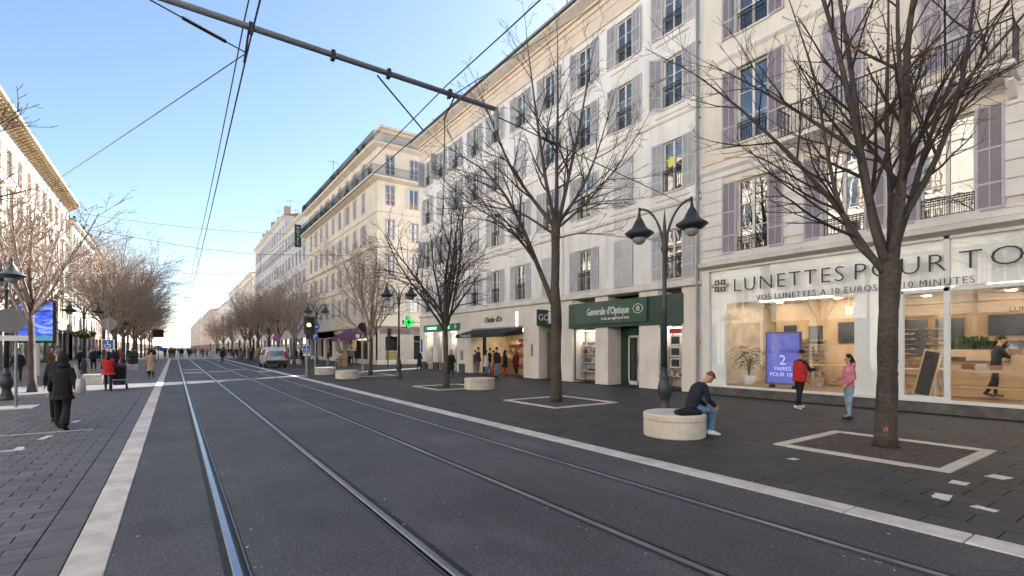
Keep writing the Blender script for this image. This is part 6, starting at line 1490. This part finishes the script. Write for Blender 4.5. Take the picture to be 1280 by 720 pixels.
def person(lab, loc, face, J, top, trousers, shoes, hair, hairc, skin=None, vox=.012, ease=1., length=0, hood=False, flare=1., slim=1., group=None, skirt=.2, grip=(50, 50), collar=True):
    """face: heading in degrees, 0 = +Y, clockwise; colours are materials"""
    t = thing('person', lab, 'person', loc, -R_(face), group)
    put(solid(body_mb(J, vox < .02, grip), min(vox, .0085) if vox < .02 else vox, 'body', skin or SKIN, 2), 'body', t)
    put(solid(legs_mb(J, 1, flare, slim), vox, 'trousers', trousers), 'trousers', t); put(solid(top_mb(J, ease, length, hood, collar, skirt), vox, 'jacket', top), 'jacket', t)
    put(solid(shoes_mb(J), vox * .9, 'shoes', shoes, 2), 'shoes', t); put(solid(hair_mb(J, hair), vox * .9, 'hair', hairc, 3), 'hair', t)
    if vox < .02:
        k = J['k']; H, hu, fw = J['head'], J['hu'], J['fw']
        for s in (-1, 1): MB().ell(H + XV * s * .03 * k + fw * .083 * k + hu * .012 * k, (.013 * k, .008 * k, .008 * k), 8, 6).build('eye', 'black', t)
        MB().ell(H + fw * .085 * k - hu * .055 * k, (.023 * k, .008 * k, .007 * k), 8, 6).build('mouth', mat('lips', (.3, .1, .09), .5), t)
    return t
navy = cloth('navy_cloth', (.012, .016, .028)); blk = cloth('black_cloth', (.012, .012, .014)); jean = cloth('blue_denim', (.10, .19, .33)); ljean = cloth('light_denim', (.22, .33, .44)); redc = cloth('red_cloth', (.5, .025, .03)); pink = cloth('pink_cloth', (.55, .2, .25))
wsh = mat('white_leather', (.7, .7, .7), .5, .05, 9); bsh = mat('black_leather', (.02, .02, .02), .4); hbr = cloth('auburn_hair', (.16, .065, .028)); hbk = cloth('dark_hair', (.018, .013, .011)); beige = cloth('beige_cloth', (.4, .29, .2)); grey_ = cloth('grey_cloth', (.13, .13, .14))
# the seated man on the near bench
J = pose_joints(1.78, ((82, 78), (84, 92)), ((8, 42), (10, 46)), lean=14, curve=24, head=20, seat=.485, armout=5, inward=(.35, .35), legsplay=6)
P1 = person('young man in navy jacket and jeans sitting on the round bench, head bent over phone', (8.70, 6.12, 0), 112, J, navy, jean, wsh, 'short', hbr, ease=1.02, grip=(60, 60), slim=.95)
ph = MB().bev(-.035, -.07, 0, .035, .07, .009, .002).build('mobile_phone', 'black'); w0 = (J['wr0'] + J['wr1']) / 2 + (J['fa0'] + J['fa1']).normalized() * .1
q = Matrix.Rotation(-R_(112), 4, 'Z') @ w0; ph.location = Vector((8.70, 6.12, 0)) + q.to_3d() + Vector((0, 0, .012)); ph.rotation_euler = (R_(20), 0, -R_(112)); tag(ph, 'dark phone held by the seated man', 'phone')
bg_ = thing('bag', 'flat black bag lying on the round bench beside the seated man', 'bag', (8.42, 6.0, .487), -R_(20))
b = MB(); b.ring_loft([[(x * q_, y * q_ * .8, z) for x, y in ((-.26, -.12), (-.2, -.17), (.2, -.17), (.26, -.12), (.26, .12), (.2, .17), (-.2, .17), (-.26, .12))] for q_, z in ((.92, 0), (1, .03), (1, .07), (.85, .1))]); b.build('pouch', blk, bg_, smooth=True); MB().tube([(-.2, 0, .1), (-.1, -.05, .14), (.1, -.06, .15), (.22, 0, .1)], .012, 6).build('strap', blk, bg_)
# man in the red vest with a tan paper bag
J = pose_joints(1.74, ((13, 6), (-15, 6)), ((18, 55), (32, 62)), lean=2, head=14, armout=6, inward=(.3, .2), legsplay=5)
P2 = person('man in a red vest with black sleeves and cap, white shoes, outside the shop window', (15.25, 7.05, 0), 108, J, blk, blk, wsh, 'cap', blk, SKIN2, ease=1.06)
J_ = dict(J); vm = MB(); vm.ring_loft(torso_rings(J, [(0.0, .2, .165), (.6, .205, .17), (1.3, .2, .165), (2, .2, .165), (2.7, .212, .165), (3.1, .205, .155), (3.5, .17, .13), (3.8, .1, .09)])); put(solid(vm, .012, 'vest', redc), 'vest', P2)
MB().ell(J['head'] + J['fw'] * .055 - J['hu'] * .062, (.05, .045, .045), 10, 8).build('beard', hbk, P2, smooth=True)
pb_ = thing('paper_bag', 'tan paper shopping bag held by the man in the red vest', 'bag', (15.56, 6.72, .62), -R_(106)); M['kraft'] = mat('kraft_paper', (.5, .33, .24), .8, .08, 6)
MB().ring_loft([[(-.07, -.19, 0), (.07, -.19, 0), (.07, .19, 0), (-.07, .19, 0)], [(-.08, -.2, .32), (.08, -.2, .32), (.08, .2, .32), (-.08, .2, .32)]], True).build('body', 'kraft', pb_)
for s in (-.04, .04): MB().tube([(s, -.08, .31), (s, -.06, .42), (s, .06, .42), (s, .08, .31)], .005, 5).build('handle', 'kraft', pb_)
text('print_lettering', '10\u20ac', .14, 'letterw', pb_, (.079, -.12, .06), rot=(math.pi / 2, 0, math.pi / 2), ext=.002)
tag(MB().bev(-.04, -.075, 0, .04, .075, .01, .002).build('mobile_phone', 'black', None, (15.62, 6.9, 1.2), -R_(100)), 'black phone held up by the man in the red vest', 'phone')
# woman in pink
J = pose_joints(1.62, ((4, 3), (-5, 4)), ((-4, 48), (2, 70)), lean=-2, head=6, armout=9, inward=(.3, .3), legsplay=5)
P3 = person('woman in a pink jacket and light jeans with long dark hair facing the shop', (14.2, 5.38, 0), 12 - 60, J, pink, ljean, bsh, 'long', hbk, ease=1.06, hood=True, slim=1.0)
# shop employee
J = pose_joints(1.78, ((6, 8), (-12, 10)), ((35, 55), (30, 60)), lean=5, head=18, armout=8, inward=(.3, .3))
person('shop employee in black standing behind the long table inside the eyewear shop', (20.1, 3.75, .36), 150, J, blk, blk, bsh, 'short', hbk, ease=1.0)
# walkers on the left pavement
J = pose_joints(1.68, ((20, 6), (-18, 14)), ((10, 14), (-16, 14)), lean=5, head=8, armout=11)
P5 = person('walker in a long black coat with a white tote bag, seen from behind', (-2.06, 14.7, 0), 6, J, blk, blk, blk, 'hood', blk, ease=1.14, length=.12, flare=2.0, slim=1.12, skirt=.12)
tb_ = thing('tote_bag', 'white tote bag on the shoulder of the walker in the long black coat', 'bag', (-1.74, 14.62, .78), -R_(6))
b = MB(); b.ring_loft([[(x * a_, y * a_, z) for x, y in ((-.05, -.19), (.05, -.19), (.07, 0), (.05, .19), (-.05, .19), (-.07, 0))] for a_, z in ((.7, 0), (1, .04), (1, .2), (.85, .34))]); b.build('body', mat('canvas', (.55, .52, .5), .9, .15, 6), tb_, smooth=True); MB().tube([(-.02, -.1, .33), (-.09, -.06, .62), (-.1, .05, .64), (-.02, .1, .33)], .014, 6).build('strap', mat('canvas_strap', (.5, .48, .46), .9), tb_)
J = pose_joints(1.78, ((18, 8), (-14, 18)), ((10, 15), (-12, 12)), lean=3, head=6, armout=8)
person('tall walker in dark clothes just ahead and left of the one with the tote bag', (-2.33, 16.1, 0), -4, J, navy, blk, bsh, 'short', grey_, vox=.016, ease=1.12)
J = pose_joints(1.62, ((8, 5), (-12, 12)), ((28, 40), (28, 40)), lean=4, head=2, armout=6)
person('woman in a bright red coat and black trousers pushing a pushchair', (-2.28, 26.5, 0), 6, J, redc, blk, bsh, 'long', hbk, vox=.018, ease=1.25, length=.12, slim=.85)
J = pose_joints(1.65, ((10, 5), (-12, 14)), ((-5, 20), (12, 20)), lean=2, armout=8)
person('woman in a long beige coat walking along the left kerb', (-1.15, 36.5, 0), 0, J, beige, blk, bsh, 'bun', hbk, vox=.022, ease=1.15, length=.4)
# small far people: six bodies, coats and trousers recoloured per copy
def far_mesh(seed, h, pose, hair, **k):
    J = pose_joints(h, *pose); parts = [(body_mb(J, False), SKIN), (legs_mb(J), blk), (top_mb(J, k.get('ease', 1.1), k.get('length', 0)), navy), (shoes_mb(J), bsh), (hair_mb(J, hair), hbk)]; V, Fc, MI = [], [], []
    out = MB()
    for i, (mb, m) in enumerate(parts):
        me = solid(mb, .034, 'p', m, 2); out.add([tuple(v.co) for v in me.vertices], [tuple(p.vertices) for p in me.polygons], i); bpy.data.meshes.remove(me)
    return out.mesh('person', [SKIN, blk, navy, bsh, hbk], True)
FM = [far_mesh(1, 1.76, (((16, 8), (-14, 16)), ((-10, 15), (14, 20)), 3), 'short'), far_mesh(2, 1.64, (((12, 6), (-12, 14)), ((10, 20), (-8, 15)), 2), 'long', length=.2), far_mesh(3, 1.8, (((4, 3), (-4, 3)), ((5, 12), (-3, 15)), 0), 'short', ease=1.15),
      far_mesh(4, 1.6, (((3, 3), (-4, 4)), ((30, 60), (25, 70)), 3), 'bun'), far_mesh(5, 1.72, (((22, 12), (-18, 22)), ((-18, 20), (20, 25)), 5), 'cap'), far_mesh(6, 1.66, (((5, 3), (-6, 6)), ((8, 15), (10, 50)), 1), 'long', length=.45)]
CT = {n: cloth(n + '_coat', c) for n, c in dict(black=(.013, .013, .015), navy=(.015, .022, .05), grey=(.12, .12, .13), brown=(.1, .055, .03), white=(.55, .53, .5), red=(.42, .03, .03), green=(.03, .07, .04), mustard=(.5, .28, .04), pink=(.55, .25, .3), blue=(.05, .13, .35), tan=(.35, .25, .16), maroon=(.12, .02, .03)).items()}
TR = {'dark': blk, 'jeans': jean, 'grey': grey_, 'pale': ljean, 'red': redc}
def far_person(lab, x, y, face, v, top, tr='dark', group=None, z=0):
    o = put(FM[v % 6], 'person', None, (x, y, z), -R_(face)); tag(o, lab, 'person', group)
    for i, m in ((1, TR[tr]), (2, CT[top])): o.material_slots[i].link = 'OBJECT'; o.material_slots[i].material = m
    return o
FP = [('person in black walking past the pharmacy window beside the slim tree', 13.9, 26.6, 200, 1, 'black', 'dark'), ('person in navy with white shoes before the cross street, under the green cross', 15.8, 35.6, 150, 5, 'navy', 'dark'),
      ('customer in brown at the left of the bakery queue', 17.0, 29.0, 60, 3, 'brown', 'grey'), ('customer in navy second from the left in the bakery queue', 16.7, 28.1, 90, 2, 'navy', 'grey'),
      ('woman in white with blue jeans in the bakery queue', 16.3, 26.5, 80, 1, 'white', 'jeans'), ('woman in a mustard top and red trousers in the bakery queue', 16.6, 26.1, 120, 3, 'mustard', 'red'), ('man in a black jacket and jeans at the right of the bakery queue', 15.9, 24.6, 70, 2, 'black', 'jeans'),
      ('customer in grey behind the mustard top in the bakery queue', 17.3, 26.8, 60, 0, 'grey', 'dark'), ('customer in black between the two men at the left of the bakery queue', 17.2, 27.5, 100, 0, 'black', 'jeans'), ('customer in black with the back to the street at the right bakery shelves', 16.7, 24.9, 90, 1, 'black', 'red'),
      ('woman in white seated side of the cafe, left of the chalk board', 12.6, 47.2, 150, 3, 'white', 'pale'), ('person in grey before the cafe door under the awning', 14.9, 50.4, 20, 2, 'grey', 'dark'), ('person in navy at the edge of the purple awning', 15.2, 55.5, 190, 0, 'navy', 'jeans'),
      ('customer in maroon inside the bakery doorway', 17.6, 25.0, 240, 1, 'maroon', 'dark'), ('person in dark clothes by the palace front at the left edge', -6.7, 35.6, 180, 0, 'black', 'dark'), ('person in dark clothes behind the blue screen column', -6.0, 39.5, 170, 2, 'brown', 'dark'),
      ('person in black left of the flower basket lamp', -6.1, 51, 10, 0, 'black', 'dark'), ('person in navy right of the flower basket lamp', -5.2, 50, 170, 2, 'navy', 'dark'), ('person in black between the van and the traffic light', 10.4, 51.5, 190, 2, 'black', 'dark'),
      ('person in brown with pale trousers sitting area under the purple awning, leftmost there', 11.9, 47.6, 120, 3, 'maroon', 'pale'), ('person in red by the chalk board of the cafe', 13.8, 50.4, 200, 1, 'maroon', 'dark'), ('person in green at the cafe door', 15.4, 53.0, 60, 2, 'green', 'dark'), ('person in black at the cafe door', 15.9, 52.2, 200, 0, 'black', 'dark'),
      ('lone pedestrian in black on the tracks in the middle distance', 4.5, 64.7, 10, 4, 'black', 'dark'), ('person in tan by the left kerb past the beige coat', -1.4, 41, 5, 1, 'tan', 'dark'), ('person in black by the far blue sign at the left kerb', -2.0, 71, 5, 0, 'black', 'dark'), ('person in navy in front of the bench with the plant', -3.6, 46.2, 190, 2, 'navy', 'dark')]
for a in FP: far_person(*a)
r = random.Random(12); cols = ['black', 'black', 'navy', 'grey', 'brown', 'white', 'grey', 'green', 'tan', 'navy', 'pink', 'black', 'navy', 'maroon', 'red', 'blue', 'grey', 'black']
seen = {}
for k in range(100):
    z_ = r.random()
    if k < 34: x, y = r.uniform(7.2, 13.5), r.uniform(55, 92); place = 'among the trees of the right pavement beyond the van'; gp = 'pedestrians on the far right pavement'
    elif k < 50: x, y = r.uniform(-10, -2), r.uniform(56, 100); place = 'on the left pavement beneath the sunlit trees'; gp = 'pedestrians on the far left pavement'
    else: x, y = r.uniform(-3, 12), 92 + 85 * z_ ** 1.3; place = 'in the crowd on the far paved square'; gp = 'crowd on the far square'
    c = r.choice(cols); tr_n = r.choice(('dark', 'dark', 'jeans', 'grey')); vi = r.randrange(6); side = 'left' if x < 4 else 'right'
    if k < 34: side = 'kerb' if x < 10 else 'shop'
    elif k < 50: side = 'kerb' if x > -5 else 'shop'
    dist = 'nearer' if y < (115 if k >= 50 else 72) else 'farther'
    wh = {'r': 'right pavement past the van', 'l': 'left pavement under sunlit trees', 's': 'crowded far square'}['r' if k < 34 else 'l' if k < 50 else 's']
    hd = ['short hair', 'long hair', 'short hair', 'hair up', 'a cap', 'a long coat'][vi]
    for _ in range(60):
        lb_ = f'{c} topped figure, {tr_n} trousers, {hd}, {dist} {side} side, {wh}'
        if lb_ not in seen: break
        c = r.choice(cols); tr_n = r.choice(('dark', 'jeans', 'grey')); vi = r.randrange(6); hd = ['short hair', 'long hair', 'short hair', 'hair up', 'a cap', 'a long coat'][vi]
    seen[lb_] = 1
    far_person(lb_, x, y, r.choice((0, 180)) + r.uniform(-30, 30), vi, c, tr_n, gp)
